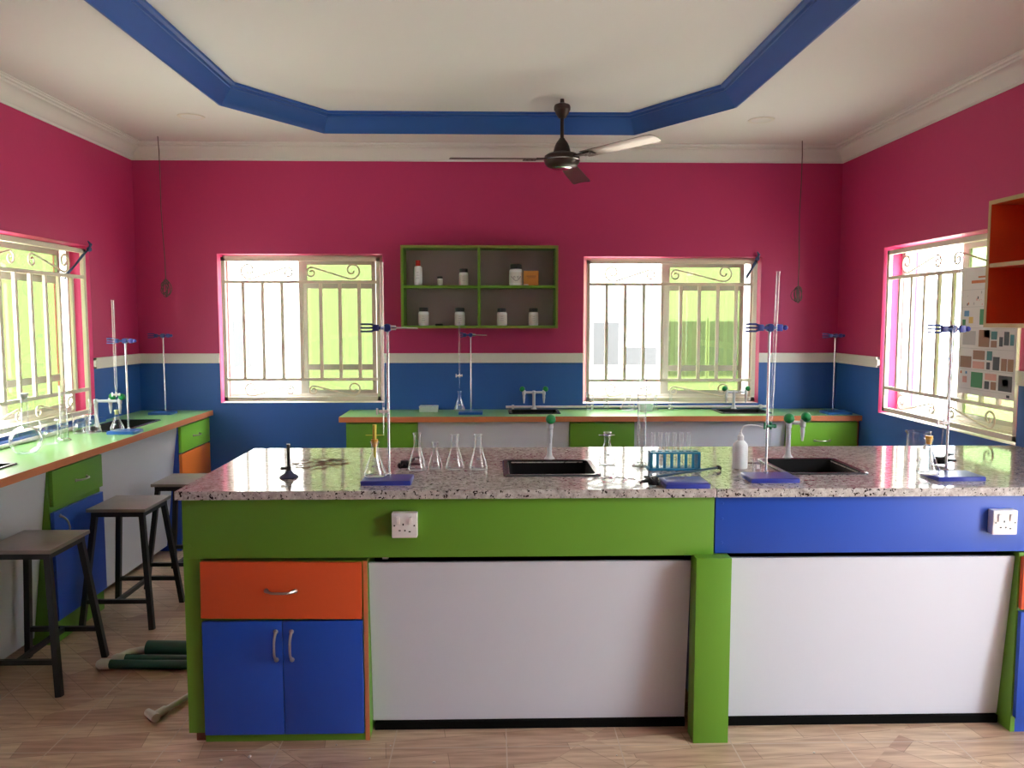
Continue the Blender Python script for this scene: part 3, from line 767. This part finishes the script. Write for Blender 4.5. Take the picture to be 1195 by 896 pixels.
jar('tall white bottle with red cap on the upper green shelf', -.508, 5.47, ZS, .056, .17, bottlepl, redcap, neck=.45)
jar('tiny white bottle with black cap on the upper green shelf', -.36, 5.48, ZS, .038, .062)
jar('cream jar with black lid on the upper green shelf beside the divider', -.199, 5.48, ZS, .062, .115)
jar('big white jar with a dark drawn curve on the upper green shelf', .158, 5.48, ZS, .09, .145, squig=True)
jar('white jar with black lid leftmost on the lower green shelf', -.473, 5.48, ZB, .07, .123)
jar('white jar with black lid on the lower green shelf just left of the divider', -.226, 5.48, ZB, .07, .121)
jar('white jar with black lid on the lower green shelf just right of the divider', .062, 5.48, ZB, .068, .119)
jar('white jar with black lid rightmost on the lower green shelf', .278, 5.48, ZB, .066, .119)
mb = MB(); mb.lathe([(0, 0), (.026, 0), (.027, .003), (.027, .011), (.025, .013), (0, .013)], 24, (-.368, 5.48, ZB)); tag(mb.obj('jar_lid', blackpl), 'loose black jar lid lying on the lower green shelf', 'lid')
e = thing('carton', 'orange brown card box beside the big jar on the green shelf', 'box', (.262, 5.47, ZS), -.1)
mb = MB(); mb.box(-.05, .05, -.03, .03, 0, .1, bev=.002); mb.obj('body', cardb, e)
mb = MB(); mb.box(-.03, .034, -.0308, -.0302, .062, .066); mb.box(-.024, .03, -.0308, -.0302, .052, .055); mb.obj('print', brown_foot, e)
mb = MB(); mb.box(-.0498, -.018, -.0306, -.0302, .002, .01); mb.obj('sticker', labelm, e)

# ------------------------------------------------------------------ poster on the right window
po = thing('hanging_poster', 'white picture chart of small figures hung on the right window grille', 'poster', (2.4, 3.83, 1.74))
mb = loc_mb(po); Y0p, Y1p, Z0p, Z1p = 3.60, 4.046, 1.108, 1.744
def pquad(mb, u0, u1, v0, v1, d, mat=0):
    # u left to right as seen from the room (right wall: left is farther), v down from the top, fractions
    ya, yb = Y1p-(Y1p-Y0p)*u0, Y1p-(Y1p-Y0p)*u1; za, zb = Z1p-(Z1p-Z0p)*v0, Z1p-(Z1p-Z0p)*v1
    mb.box(2.4-d-.0006, 2.4-d, yb, ya, zb, za, mat)
mb.box(2.4, 2.4015, Y0p, Y1p, Z0p, Z1p); mb.obj('sheet', P('poster_paper', '#e4e2dc', .6), po)
cols = [P('print_orange', '#cf7a48', .6), P('print_green', '#3f8f57', .6), P('print_brown', '#9b7358', .6), P('print_dark', '#3c4145', .6), P('print_teal', '#3f7f7f', .6), P('print_blue', '#5b93bd', .6), P('print_yellow', '#e0c46a', .6), P('print_pink', '#d9a296', .6), P('print_grey', '#b9b9b4', .6)]
mb = loc_mb(po)
for q in ((.3, .95, .075, .088, 0), (.18, .95, .105, .128, 0)): pquad(mb, *q[:4], .0005, q[4])
for v in (.175, .31, .475, .635, .80, .955): pquad(mb, .03, .97, v, v+.0025, .0005, 8)
for i in range(26):
    u = .05+.9*random.random(); v = .19+.1*random.random(); s_ = random.uniform(.008, .018)
    pquad(mb, u, u+s_, v, v+s_*random.uniform(.5, 1.4), .0005, random.choice((0, 3, 8, 8, 7)))
for q in ((.36, .56, .33, .45, 1), (.07, .16, .34, .385, 5), (.16, .24, .39, .44, 6), (.04, .1, .41, .455, 1), (.62, .7, .37, .43, 0), (.78, .95, .34, .43, 8),
          (.36, .55, .49, .62, 2), (.45, .55, .49, .55, 7), (.58, .68, .5, .56, 4), (.58, .68, .57, .62, 2), (.72, .78, .54, .61, 3), (.8, .88, .5, .6, 3), (.9, .96, .52, .6, 4), (.06, .3, .5, .61, 8),
          (.03, .24, .7, .79, 2), (.27, .48, .65, .72, 2), (.27, .48, .735, .79, 7), (.52, .61, .65, .72, 4), (.52, .58, .735, .79, 3), (.63, .74, .69, .79, 3), (.77, .86, .7, .79, 2), (.88, .97, .7, .79, 2),
          (.25, .46, .82, .94, 1), (.5, .7, .82, .87, 7), (.5, .58, .88, .94, 3), (.61, .7, .88, .94, 2), (.74, .96, .825, .94, 3), (.8, .9, .85, .9, 4), (.09, .17, .86, .91, 7), (.04, .07, .82, .84, 0), (.14, .17, .82, .84, 5), (.88, .93, .965, .985, 3)):
    pquad(mb, *q[:4], .0007, q[4])
mb.obj('printed_figures', cols, po)

# ------------------------------------------------------------------ rags tied at the grilles
def rag(label, pts, knot):
    e = thing('rag', label, 'rag', knot)
    mb = loc_mb(e); mb.tube(pts, [.009, .017, .013, .018, .007][:len(pts)], 8, flat=.45); mb.obj('strip', ragm, e)
    mb = loc_mb(e); mb.ball(knot, .016, 10); mb.tube([Vector(knot), Vector(knot)+Vector((.01, 0, .03)), Vector(knot)+Vector((-.004, -.005, .05))], [.006, .01, .003], 6); mb.obj('knot', ragm, e)
rag('grey blue rag tied at the top corner of the left side window grille', [(-2.445, 4.915, 1.895), (-2.455, 4.87, 1.86), (-2.475, 4.82, 1.80), (-2.50, 4.78, 1.75), (-2.51, 4.77, 1.72)], (-2.435, 4.92, 1.905))
rag('blue rag tied at the top corner of the right back window grille', [(1.845, 5.585, 1.90), (1.835, 5.60, 1.87), (1.825, 5.62, 1.84), (1.80, 5.64, 1.79), (1.795, 5.64, 1.77)], (1.848, 5.575, 1.905))

# ------------------------------------------------------------------ retort stands
def stand(label, loc, L=.56, w=.178, d=.128, hd=1, blue=None, clamp=True, rz=0., base_rz=0., boss_z=None, knob='knob', jaw=.06):
    """base plate with the rod near its back edge; clamp jaws point to -x of the stand"""
    e = thing('retort_stand', label, 'retort stand', loc, rz); blue = blue or standblue
    mb = MB(); q = .006
    A = mb.rrect(-w/2, w/2, -d+.022, .022, .0, .006, 2); B = mb.rrect(-w/2, w/2, -d+.022, .022, .0135, .006, 2); C = mb.rrect(-w/2+q*.5, w/2-q*.5, -d+.022+q*.5, .022-q*.5, .016, .005, 2)
    mb.loft_loops([A, B, C], 0, True); mb.M = None
    mb.obj('base', blue, e)
    mb = MB(); mb.lathe([(0, .012), (.008, .012), (.008, .022), (.005, .026), (.005, L-.002), (.004, L), (0, L)], 14); mb.obj('rod', rodm, e)
    if clamp:
        z = (boss_z or L-.006); s = -hd
        mb = MB(); mb.lathe([(0, -.014), (.013, -.014), (.015, -.01), (.015, .01), (.013, .014), (0, .014)], 16, (0, -.004, z), axis=(0, 1, 0))
        mb.box(-.012, .012, -.014, .012, z-.012, z+.012, bev=.002)
        cl = mb.obj('clamp_boss', clampm, e)
        mb = MB(); x0 = .014*s
        mb.tube([(x0*.5, -.016, z), (s*.03, -.016, z)], .006, 10)
        mb.box(min(s*.028, s*.05), max(s*.028, s*.05), -.024, -.008, z-.012, z+.012, bev=.003)
        for dz in (-.013, 0, .013):
            mb.tube([(s*.046, -.016, z+dz*.6), (s*.056, -.016, z+dz), (s*(.046+jaw*.8), -.016, z+dz)], [.005, .0036, .0034], 8)
        mb.obj('clamp_jaw', clampm, cl)
        if knob == 'rod':
            mb = MB(); mb.tube([(-s*.012, -.008, z), (-s*.11, -.008, z-.002)], [.0035, .003], 8); mb.lathe([(0, -.012), (.009, -.01), (.009, .01), (0, .012)], 12, (-s*.022, -.008, z), axis=(1, 0, 0)); mb.obj('clamp_handle', rodm, cl)
        else:
            mb = MB(); mb.tube([(-s*.01, -.004, z), (-s*.026, -.004, z)], .005, 8)
            mb.box(min(-s*.024, -s*.046), max(-s*.024, -s*.046), -.011, .003, z-.013, z+.013, bev=.003)
            mb.ball((-s*.056, -.004, z), .01, 12); mb.obj('thumbscrew', standblue, cl)
    return e
stand('blue based retort stand at the left of the island beside the flasks', (-.380, 2.888, .9), knob='rod')
stand('blue based retort stand beside the white wash bottle on the island', (1.012, 2.898, .9))
stand('blue based retort stand rightmost on the island before the poster', (1.698, 2.913, .9), L=.555, jaw=.07)
stand('blue based retort stand on the back bench under the green shelf', (-.150, 5.39, LT), L=.535, w=.16, d=.13, blue=standblue2, knob='rod', jaw=.03)
stand('blue based retort stand in the right back corner below the hanging cable', (2.315, 5.345, LT), L=.53, w=.17, d=.14, blue=standblue2)
stand('blue based retort stand in the left back corner below the hanging cable', (-2.222, 5.43, LT), L=.53, w=.15, d=.13, blue=standblue2)
stand('blue based retort stand with burette before the corner sink on the left bench', (-2.060, 4.52, LT), L=.52, w=.15, d=.13, blue=standblue2)

def burette(label, loc, z0, z1, r=.0062, tilt=0., mat=None):
    """graduated tube with stopcock and tip; loc = foot point below the tip, z0 tip height, z1 top height over it"""
    e = thing('burette', label, 'burette', loc); e.rotation_euler = (0, tilt, 0); m = mat or glass
    sc = z0+.085
    mb = MB(); mb.lathe([(.0022, sc+.012), (.004, sc+.02), (r, sc+.04), (r, z1-.006), (r+.001, z1-.002), (r+.0012, z1)], 14); tb = mb.obj('tube', m, e)
    mb = MB(); mb.lathe([(.0018, sc-.01), (.0026, sc-.016), (.0022, z0+.03), (.001, z0), (.0006, z0)], 10); mb.obj('tip', m, e)
    mb = MB(); mb.lathe([(0, -.016), (.005, -.016), (.006, .012), (.008, .014), (.008, .02), (0, .02)], 12, (0, 0, sc), axis=(1, .25, 0)); mb.lathe([(.004, -.012), (.0045, .014)], 10, (0, 0, sc)); mb.box(-.026, -.019, -.004, .004, sc-.012, sc+.012, bev=.002); mb.obj('stopcock', whitepl, e)
    return e
burette('tall clear burette clamped on the leftmost island stand', (-.393, 2.851, .9), .17, .785)
b_ = burette('tall clear burette with green tap leaning on the stand beside the wash bottle', (1.012, 2.872, .9), .11, .757, tilt=.022)
for c in b_.children:
    if c.name.startswith('stopcock'):
        c.data = c.data.copy(); c.data.materials[0] = P('green_stopcock', '#0f6b4a', .4)
burette('tall clear burette clamped on the rightmost island stand', (1.650, 2.882, .9), .12, .81, r=.0068, tilt=.07)
burette('slim clear burette held over a flask under the green shelf', (-.226, 5.372, LT), .17, .62, r=.006)
burette('slim clear burette on the left bench stand by the corner sink', (-2.105, 4.486, LT), .13, .74, r=.0065)

# ------------------------------------------------------------------ glassware
def flask(label, loc, h=.137, w=.073, neck=.0125, group=None, mat=None, extra=None, rz=0):
    e = thing('conical_flask', label, 'flask', loc, rz, group); r = w/2; m = mat or glass
    mb = MB()
    mb.lathe([(0, .0025), (r*.86, .0015), (r*.97, .004), (r, .010), (r*.96, .018), (neck*1.05, h*.66), (neck, h*.72), (neck, h*.94), (neck+.0035, h*.975), (neck+.0035, h), (neck+.001, h)], 28)
    b = mb.obj('body', m, e)
    mb = MB(); mb.box(-.006, .006, -.0008, 0, -.004, .004); o = mb.obj('white_mark', whitepl, b); o.location = (.0, -r*.66, h*.33); o.rotation_euler = (.32, 0, 0)
    return e
f1 = flask('conical flask leftmost of the four standing left of the island sink', (-.295, 3.069, .9), .146, .073, .0125)
flask('smallest conical flask, second of the four left of the island sink', (-.226, 3.086, .9), .106, .058, .010)
flask('conical flask third of the four left of the island sink', (-.149, 3.084, .9), .137, .074, .0135)
flask('conical flask rightmost of the four, closest to the island sink', (-.058, 3.082, .9), .137, .072, .0135)
f = flask('conical flask with yellow stopper and rod at the leftmost island stand', (-.428, 2.864, .9165), .128, .082, .0125)
mb = MB(); mb.lathe([(0, .11), (.0095, .11), (.0125, .136), (0, .136)], 16); mb.obj('stopper', yellowst, f)
mb = MB(); mb.lathe([(.004, .07), (.006, .12), (.0075, .185), (.0075, .19), (0, .19)], 12); mb.box(-.032, .032, -.001, .001, .15, .1525); mb.obj('yellow_tube', P('yellow_tube', '#d8c94e', .35), f)
f = flask('conical flask with a ring clip on its neck right of the left island sink', (.460, 3.171, .9), .132, .072, .0125)
mb = MB(); mb.lathe([(.0165, .118), (.018, .119), (.018, .122), (.0165, .123)], 16); mb.tube([(-.035, 0, .12), (-.018, 0, .12)], .002, 6); mb.tube([(.018, 0, .12), (.03, 0, .12)], .002, 6); mb.obj('ring_clip', rodm, f)
f = flask('conical flask with yellow stopper on the rightmost island stand base', (1.600, 2.862, .9165), .132, .082, .0125)
mb = MB(); mb.lathe([(0, .112), (.0095, .112), (.0135, .142), (0, .142)], 16); mb.obj('stopper', yellowst, f)
mb = MB(); mb.lathe([(.003, .02), (.0045, .1), (.0045, .112)], 8); mb.obj('dropper', glass, f)
f = flask('small conical flask under the burette below the green shelf', (-.226, 5.36, LT+.016), .135, .075, .011)
f = flask('conical flask with cream neck beside the left bench stand', (-2.095, 4.46, LT+.0165), .112, .072, .011)
mb = MB(); mb.lathe([(0, .09), (.009, .09), (.0125, .116), (0, .116)], 14); mb.obj('stopper', P('cream_rubber', '#d9d39a', .5), f)
flask('wide conical flask standing before the right back window', (.941, 5.50, LT), .13, .12, .018)
flask('tall conical flask in front of the corner sink tap on the left bench', (-2.232, 4.47, LT), .19, .085, .016)

def cylinder(label, loc, h, r, foot):
    e = thing('measuring_cylinder', label, 'measuring cylinder', loc)
    mb = MB(); mb.lathe([(0, .012), (r*.9, .012), (r, .02), (r, h-.006), (r*1.12, h)], 24); t_ = mb.obj('tube', glass, e)
    mb = MB()
    for i in range(12): 
        z = .06+(h-.1)*i/11; mb.lathe([(r+.0003, z-.0005), (r+.0003, z+.0005)], 24)
    mb.obj('graduation', whitepl, t_)
    mb = MB(); mb.lathe([(0, 0), (foot, 0), (foot, .005), (foot*.8, .011), (r*1.05, .014), (r, .02)], 24); mb.obj('foot', glass, e)
cylinder('tall glass measuring cylinder with round foot behind the test tube rack', (.591, 3.13, .9), .35, .0175, .039)
cylinder('tall glass measuring cylinder standing beside the jug on the left bench', (-2.248, 4.20, LT), .29, .019, .032)
def beaker(label, loc, h, r, mat=None, handle=False, name='beaker'):
    e = thing(name, label, 'beaker' if name == 'beaker' else name, loc)
    mb = MB(); n = 28; loops = []
    for rr, z in ((r*.93, .001), (r, .006), (r, h*.9), (r*1.0, h*.95), (r*1.07, h)):
        L = []
        for j in range(n):
            a = 2*PI*j/n; sp = (1+.16*max(0, math.cos(a-PI))**12) if z > h*.9 else 1
            L.append(mb._v((rr*sp*math.cos(a), rr*sp*math.sin(a), z)))
        loops.append(L)
    mb.loft_loops(loops); mb.face(loops[0]); b = mb.obj('body', mat or glass, e)
    mb = MB(); mb.box(-.006, .006, -.001, 0, -.008, .008); o = mb.obj('white_mark', whitepl, b); o.location = (0, -r, h*.5)
    if handle:
        mb = MB(); mb.tube([(r*.97, 0, h*.82), (r*1.3, 0, h*.84), (r*1.6, 0, h*.7), (r*1.55, 0, h*.42), (r*1.25, 0, h*.22), (r*.98, 0, h*.2)], .005, 8); mb.obj('handle', mat or glass, e)
    return e
beaker('glass beaker behind the stoppered flask at the right of the island', (1.777, 3.257, .9), .12, .046)
beaker('tiny glass beaker behind the wash bottle stand on the island', (1.011, 2.998, .9), .048, .016)
beaker('clear plastic jug with spout and handle on the left bench', (-2.262, 4.085, LT), .122, .042, glass_soft, True, 'jug')
beaker('glass beaker standing in front of the left jamb of the right back window', (.680, 5.545, LT), .125, .026)
beaker('narrow glass beaker left of the wide flask on the back bench', (.793, 5.54, LT), .115, .018)
cylinder('slim glass cylinder right of the wide flask on the back bench', (1.139, 5.53, LT), .13, .011, .02)
cylinder('slim glass cylinder farthest right of the back bench glassware', (1.245, 5.535, LT), .132, .011, .02)
mb = MB(); A = [mb.rrect(-.045, .045, -.04, .04, 0, .01), mb.rrect(-.05, .05, -.046, .046, .046, .012), mb.rrect(-.054, .054, -.05, .05, .047, .012)]
mb.loft_loops(A); mb.face(A[0])
o = tag(mb.obj('tray', P('frosted_plastic', '#d4e2e2', .35)), 'low frosted plastic tray among the glassware before the right back window', 'tray'); o.location = (1.06, 5.50, LT)
mb = MB(); mb.box(-.063, .063, -.04, .04, 0, .042, bev=.004); mb.box(-.065, .065, -.042, .042, .034, .039, bev=.001)
o = tag(mb.obj('plastic_box', P('pale_plastic', '#d2dcd8', .3, var=.03)), 'small pale plastic box on the left part of the back bench', 'box'); o.location = (-.442, 5.47, LT)

e = thing('volumetric_flask', 'big round flat bottomed glass flask with long neck on the left bench', 'flask', (-2.215, 3.80, LT))
mb = MB(); R0 = .071
pr = [(0, .003), (.035, .0015), (.042, .004)]
for i in range(1, 13):
    a = -PI/2+.62+(PI-.62-.26)*i/12; pr.append((R0*math.cos(a), .062+R0*math.sin(a)))
pr += [(.0155, .14), (.0145, .16), (.0145, .262), (.019, .268), (.019, .273)]
mb.lathe(pr, 32); mb.obj('body', glass, e)
mb = MB(); mb.lathe([(0, .27), (.0135, .258), (.016, .276), (.02, .279), (.02, .286), (0, .287)], 18); mb.obj('stopper', whitepl, e)
# bench tap-side beaker stack
beaker('glass beaker under the tap by the corner sink on the left bench', (-2.30, 4.46, LT), .10, .035)

# test tube rack with tubes
rk = thing('test_tube_rack', 'bright blue test tube rack on the island', 'test tube rack', (.706, 3.065, .9), -.02)
w, d, h = .193, .062, .072
mb = MB(); mb.box(-w/2-.006, w/2+.006, -d/2-.004, d/2+.004, 0, .009, bev=.002); mb.obj('base_plate', rack_blue, rk)
mb = MB()
xs_ = [-w/2+.0135+i*(w-.027)/6 for i in range(7)]; hr = .0095
edges = [-w/2]+[v for x in xs_ for v in (x-hr, x+hr)]+[w/2]
for k in range(0, len(edges), 2): mb.box(edges[k], edges[k+1], -d/2, d/2, h-.007, h)
for x in xs_: mb.box(x-hr, x+hr, -d/2, -hr-.006, h-.007, h); mb.box(x-hr, x+hr, hr-.006, d/2, h-.007, h)
mb.obj('top_plate', rack_blue, rk)
for x in [-w/2+.004]+[(a+b)/2 for a, b in zip(xs_, xs_[1:])]+[w/2-.004]:
    mb = MB(); mb.box(x-.0052, x+.0052, -d/2+.002, -d/2+.008, .008, h-.006); mb.obj('divider', rack_blue, rk)
for s in (-1, 1):
    mb = MB(); mb.box(s*(w/2-.004)-.004, s*(w/2-.004)+.004, -d/2+.002, d/2-.002, .008, h-.006); mb.obj('end_plate', rack_blue, rk)
mb = MB(); rt = .008
mb.lathe([(0, 0)]+[(rt*math.sin(i*PI/10), rt-rt*math.cos(i*PI/10)) for i in range(1, 6)]+[(rt, .13), (rt+.0015, .134), (rt+.0015, .1355)], 16)
tt = mb.obj('test_tube', glass)
GT = 'test tubes in the blue rack'
for i, x in enumerate(xs_[:6]):
    o = tt if i == 0 else tt.copy()
    if i: COL.objects.link(o)
    o.location = (.706+x*.9998, 3.062-x*.02, .9105)
    tag(o, ('leftmost test tube in the blue rack', 'second test tube from the left in the blue rack', 'third test tube from the left in the blue rack', 'fourth test tube from the left in the blue rack',
            'fifth test tube from the left in the blue rack', 'rightmost test tube in the blue rack, beside an empty hole')[i], 'test tube', GT)

# wash bottle
e = thing('wash_bottle', 'white squeezy wash bottle with bent tube on the island', 'bottle', (.973, 3.084, .9))
mb = MB(); r = .029
mb.lathe([(0, 0), (r*.95, 0), (r, .004), (r, .085), (r*.93, .096), (r*.55, .108), (.011, .112), (.011, .12)], 28); mb.obj('body', bottlepl, e)
mb = MB(); mb.lathe([(.0125, .11), (.0125, .128), (.007, .134), (.0045, .142), (0, .142)], 18); mb.obj('cap', whitepl, e)
mb = MB(); mb.tube([(0, 0, .138), (.002, 0, .152), (.012, -.001, .166), (.03, -.002, .172), (.06, -.004, .17), (.085, -.006, .163), (.1, -.008, .152)], [.003]*5+[.0024, .0014], 8); mb.obj('spout', whitepl, e)

# gas burner
e = thing('bunsen_burner', 'dark slim gas burner with round foot at the left of the island', 'burner', (-.757, 2.937, .9))
mb = MB(); mb.lathe([(0, 0), (.034, 0), (.035, .003), (.03, .008), (.016, .016), (.011, .026), (0, .026)], 28); mb.obj('foot', P('burner_foot', '#2d3858', .35), e)
mb = MB(); mb.lathe([(.009, .024), (.009, .042), (.0062, .044), (.0062, .118), (.0072, .119), (.0072, .125), (.0045, .125)], 16, cap1=True); mb.obj('barrel', P('burner_barrel', '#3b3535', .35, .4), e)
mb = MB(); mb.tube([(-.006, 0, .034), (-.018, 0, .034), (-.019, 0, .034), (-.03, 0, .034)], [.0045, .0045, .006, .006], 10); mb.obj('gas_inlet', blackpl, e)

# loose black clamp behind the left stand
def loose_clamp(label, loc, rz, rod_len, mat, rodmat, cap=False):
    e = thing('laboratory_clamp', label, 'clamp', loc, rz)
    mb = MB(); mb.tube([(-.01, 0, .014), (.012, 0, .02)], [.011, .013], 10); mb.box(-.018, .012, -.012, .012, .004, .034, bev=.004); mb.ball((-.02, .006, .012), .012, 10)
    mb.obj('body', mat, e)
    for s in (-1, 1):
        mb = MB(); mb.tube([(.012, s*.005, .02), (.028, s*.01, .026+s*.006), (.042, s*.013, .03+s*.010), (.058, s*.008, .03+s*.012)], [.0065, .006, .0055, .004], 8); mb.obj('jaw', mat, e)
    mb = MB(); mb.lathe([(0, -.016), (.008, -.016), (.01, -.004), (.004, .0), (.004, .012)], 10, (-.004, -.014, .02), axis=(0, .9, .3)); mb.obj('thumbscrew', mat, e)
    if rod_len:
        mb = MB(); mb.tube([(-.015, 0, .031), (-rod_len, 0, .012)], .0045, 10); mb.obj('shaft', rodmat, e)
        if cap:
            mb = MB(); mb.ball((-rod_len, 0, .013), .009, 10); mb.tube([(-rod_len, 0, .014), (-rod_len-.012, 0, .012), (-rod_len-.016, 0, .004)], .0055, 8); mb.obj('end_cap', blackpl, e)
    return e
loose_clamp('loose black clamp lying behind the leftmost island stand', (-.345, 3.10, .9), .1, 0, blackpl, rodm)
loose_clamp('clamp with long grey blue shaft lying before the test tube rack', (.560, 2.752, .9), math.radians(222), .42, blackpl, P('shaft_blue', '#4d6a7d', .3, .5), True)
loose_clamp('small dark clamp lying behind the rightmost island stand', (1.80, 3.13, .9), 0, 0, blackpl, rodm)
# loose stand base
e = thing('stand_base', 'loose purple blue stand base plate lying at the granite seam', 'stand base', (.676, 2.768, .9))
mb = MB()
A = mb.rrect(-.078, .078, -.062, .062, 0, .005, 2); B = mb.rrect(-.078, .078, -.062, .062, .014, .005, 2); C = mb.rrect(-.072, .072, -.056, .056, .019, .005, 2)
mb.loft_loops([A, B, C], 0, True); mb.obj('plate', standblue, e)
mb = MB(); mb.lathe([(.005, .0192), (.0085, .0192)], 14, (0, .03, 0)); mb.obj('rod_hole', blackpl, e)
# clear plastic bag
mb = MB(); nu, nv = 26, 12
g = []
for j in range(nv+1):
    row = []
    for i in range(nu+1):
        u, v = i/nu*2-1, j/nv*2-1
        rr = math.hypot(u, v); z = .004+.020*max(0, 1-rr*rr*.8)*(.45+.55*abs(math.sin(u*5.3+v*3.1)*math.cos(v*4.2-u*2.)))+.003*random.random()
        sq = 1/max(1e-6, max(1., rr/1.0)); row.append(mb._v((u*.098*sq, v*.06*sq, z)))
    g.append(row)
for j in range(nv):
    for i in range(nu): mb.face([g[j][i], g[j][i+1], g[j+1][i+1], g[j+1][i]])
o = tag(mb.obj('plastic_bag', GL('clear_film', (.95, .95, .95), .12, .8, .08, 1.6, edge=.6), ang=180), 'crumpled clear plastic bag lying at the front of the granite worktop', 'bag'); o.location = (.432, 2.80, .9)
# tongs
e = thing('test_tube_tongs', 'thin dark wire tongs lying beside the right island sink', 'tongs', (1.045, 3.16, .9), .15)
mb = MB()
for s in (-1, 1): mb.tube([(.04, s*.002, .005), (.0, s*.008, .005), (-.035, s*.003, .008), (-.055, s*.010, .006)], .0022, 6)
mb.lathe([(.004, -.002), (.0055, 0), (.004, .002)], 10, (.044, 0, .006), axis=(0, 0, 1)); mb.obj('wire', P('tongs_wire', '#4b3030', .4, .5), e)

# ------------------------------------------------------------------ pipes and crumbs on the floor
e = thing('green_pipe', 'short wide dark green pipe lying on the floor beside the island', 'pipe', (-1.36, 3.44, 0))
def hollow(mb, a, b, r, t=.003, n=20):
    a, b = Vector(a), Vector(b); d = (b-a); L = d.length
    mb.lathe([(r-t, 0), (r, 0), (r, L), (r-t, L), (r-t, 0)], n, a, axis=d/L)
mb = loc_mb(e); hollow(mb, (-1.53, 3.46, .034), (-1.335, 3.45, .034), .034); mb.obj('tube', pipe_green, e)
def fitted(name, label, a, b, r, elbow):
    a, b = Vector(a), Vector(b); e = thing(name, label, 'pipe', (a.x, a.y, 0))
    mb = loc_mb(e); hollow(mb, a, b, r); mb.obj('tube', pipe_green, e)
    mb = loc_mb(e); d = (a-b).normalized(); mb.tube([a+d*-.012, a+d*.03, a+d*.045], [r*1.18, r*1.18, r*.7], 16)
    if elbow: mb.tube([a+d*.025, a+d*.03+Vector((.03, .06, .0)), a+d*.02+Vector((.09, .10, .0))], r*.95, 14)
    mb.obj('end_fitting', pipe_white, e)
fitted('green_pipe', 'thin dark green pipe with white end fitting, front one on the floor', (-1.64, 3.32, .024), (-1.14, 3.30, .024), .019, False)
fitted('green_pipe', 'thin dark green pipe with white elbow lying behind the front one', (-1.60, 3.375, .024), (-1.14, 3.355, .024), .018, True)
e = thing('white_pipe', 'thin white pipe with elbow fitting lying on the floor left of the island', 'pipe', (-1.26, 2.88, 0))
mb = loc_mb(e); mb.tube([(-1.255, 2.89, .016), (-1.17, 3.10, .016), (-1.12, 3.24, .016)], .011, 12); mb.obj('tube', pipe_white, e)
mb = loc_mb(e); mb.tube([(-1.24, 2.93, .016), (-1.258, 2.885, .017)], .016, 12); mb.tube([(-1.295, 2.905, .02), (-1.262, 2.88, .017), (-1.245, 2.862, .018)], [.014, .017, .016], 12); mb.obj('elbow', pipe_white, e)
GC = 'crumbs on the floor'
proto = None
for i, (x, y) in enumerate(((-1.06, 2.60), (-.92, 2.60), (-.83, 2.62), (-.89, 2.66), (-.36, 2.68), (-.42, 2.60), (-.55, 2.69), (.42, 2.60), (-.2, 2.57), (1.1, 2.6))):
    if proto is None:
        mb = MB(); mb.lathe([(0, 0), (.0035, .0005), (.0045, .003), (.003, .006), (0, .0065)], 7); proto = mb.obj('crumb', pipe_white); o = proto
    else: o = proto.copy(); COL.objects.link(o)
    o.location = (x, y, 0); s = random.uniform(.6, 1.3); o.scale = (s*random.uniform(.8, 1.8), s, s*.8); o.rotation_euler = (0, 0, random.random()*6)
    tag(o, 'tiny pale crumb lying on the floor tiles before the island', 'crumb', GC)

# ------------------------------------------------------------------ light, sky, camera
w = bpy.data.worlds.new('sky'); SC.world = w; w.use_nodes = True
nt = w.node_tree; bg = nt.nodes['Background']
bg.inputs['Color'].default_value = (.86, .94, 1., 1); bg.inputs['Strength'].default_value = 4.2
def sun(energy, el, az, ang=3.):
    l = bpy.data.lights.new('sun', 'SUN'); l.energy = energy; l.angle = math.radians(ang); l.color = (1, .96, .9)
    o = bpy.data.objects.new('sun', l); COL.objects.link(o)
    d = Vector((math.sin(az)*math.cos(el), math.cos(az)*math.cos(el), -math.sin(el)))
    o.rotation_euler = d.to_track_quat('-Z', 'Y').to_euler(); o.location = (0, -5, 9)
sun(7., math.radians(60), math.radians(15))

cam = bpy.data.cameras.new('camera'); co = bpy.data.objects.new('camera', cam); COL.objects.link(co)
cam.sensor_fit = 'HORIZONTAL'; cam.sensor_width = 36.; cam.lens = 930/1195*36; cam.clip_start = .05
co.location = (0, 0, 1.485); co.rotation_euler = (math.radians(90-4.65), 0, math.radians(-1.37))
SC.camera = co
vs = SC.view_settings; vs.view_transform = 'Standard'; vs.look = 'None'; vs.gamma = 1.; vs.use_curve_mapping = False; vs.exposure = 2.4
SC.cycles.max_bounces = 12; SC.cycles.diffuse_bounces = 8; SC.cycles.glossy_bounces = 5; SC.cycles.transparent_max_bounces = 40
SC.cycles.use_denoising = True; SC.cycles.caustics_reflective = False; SC.cycles.caustics_refractive = False
SC.cycles.sample_clamp_indirect = 6.
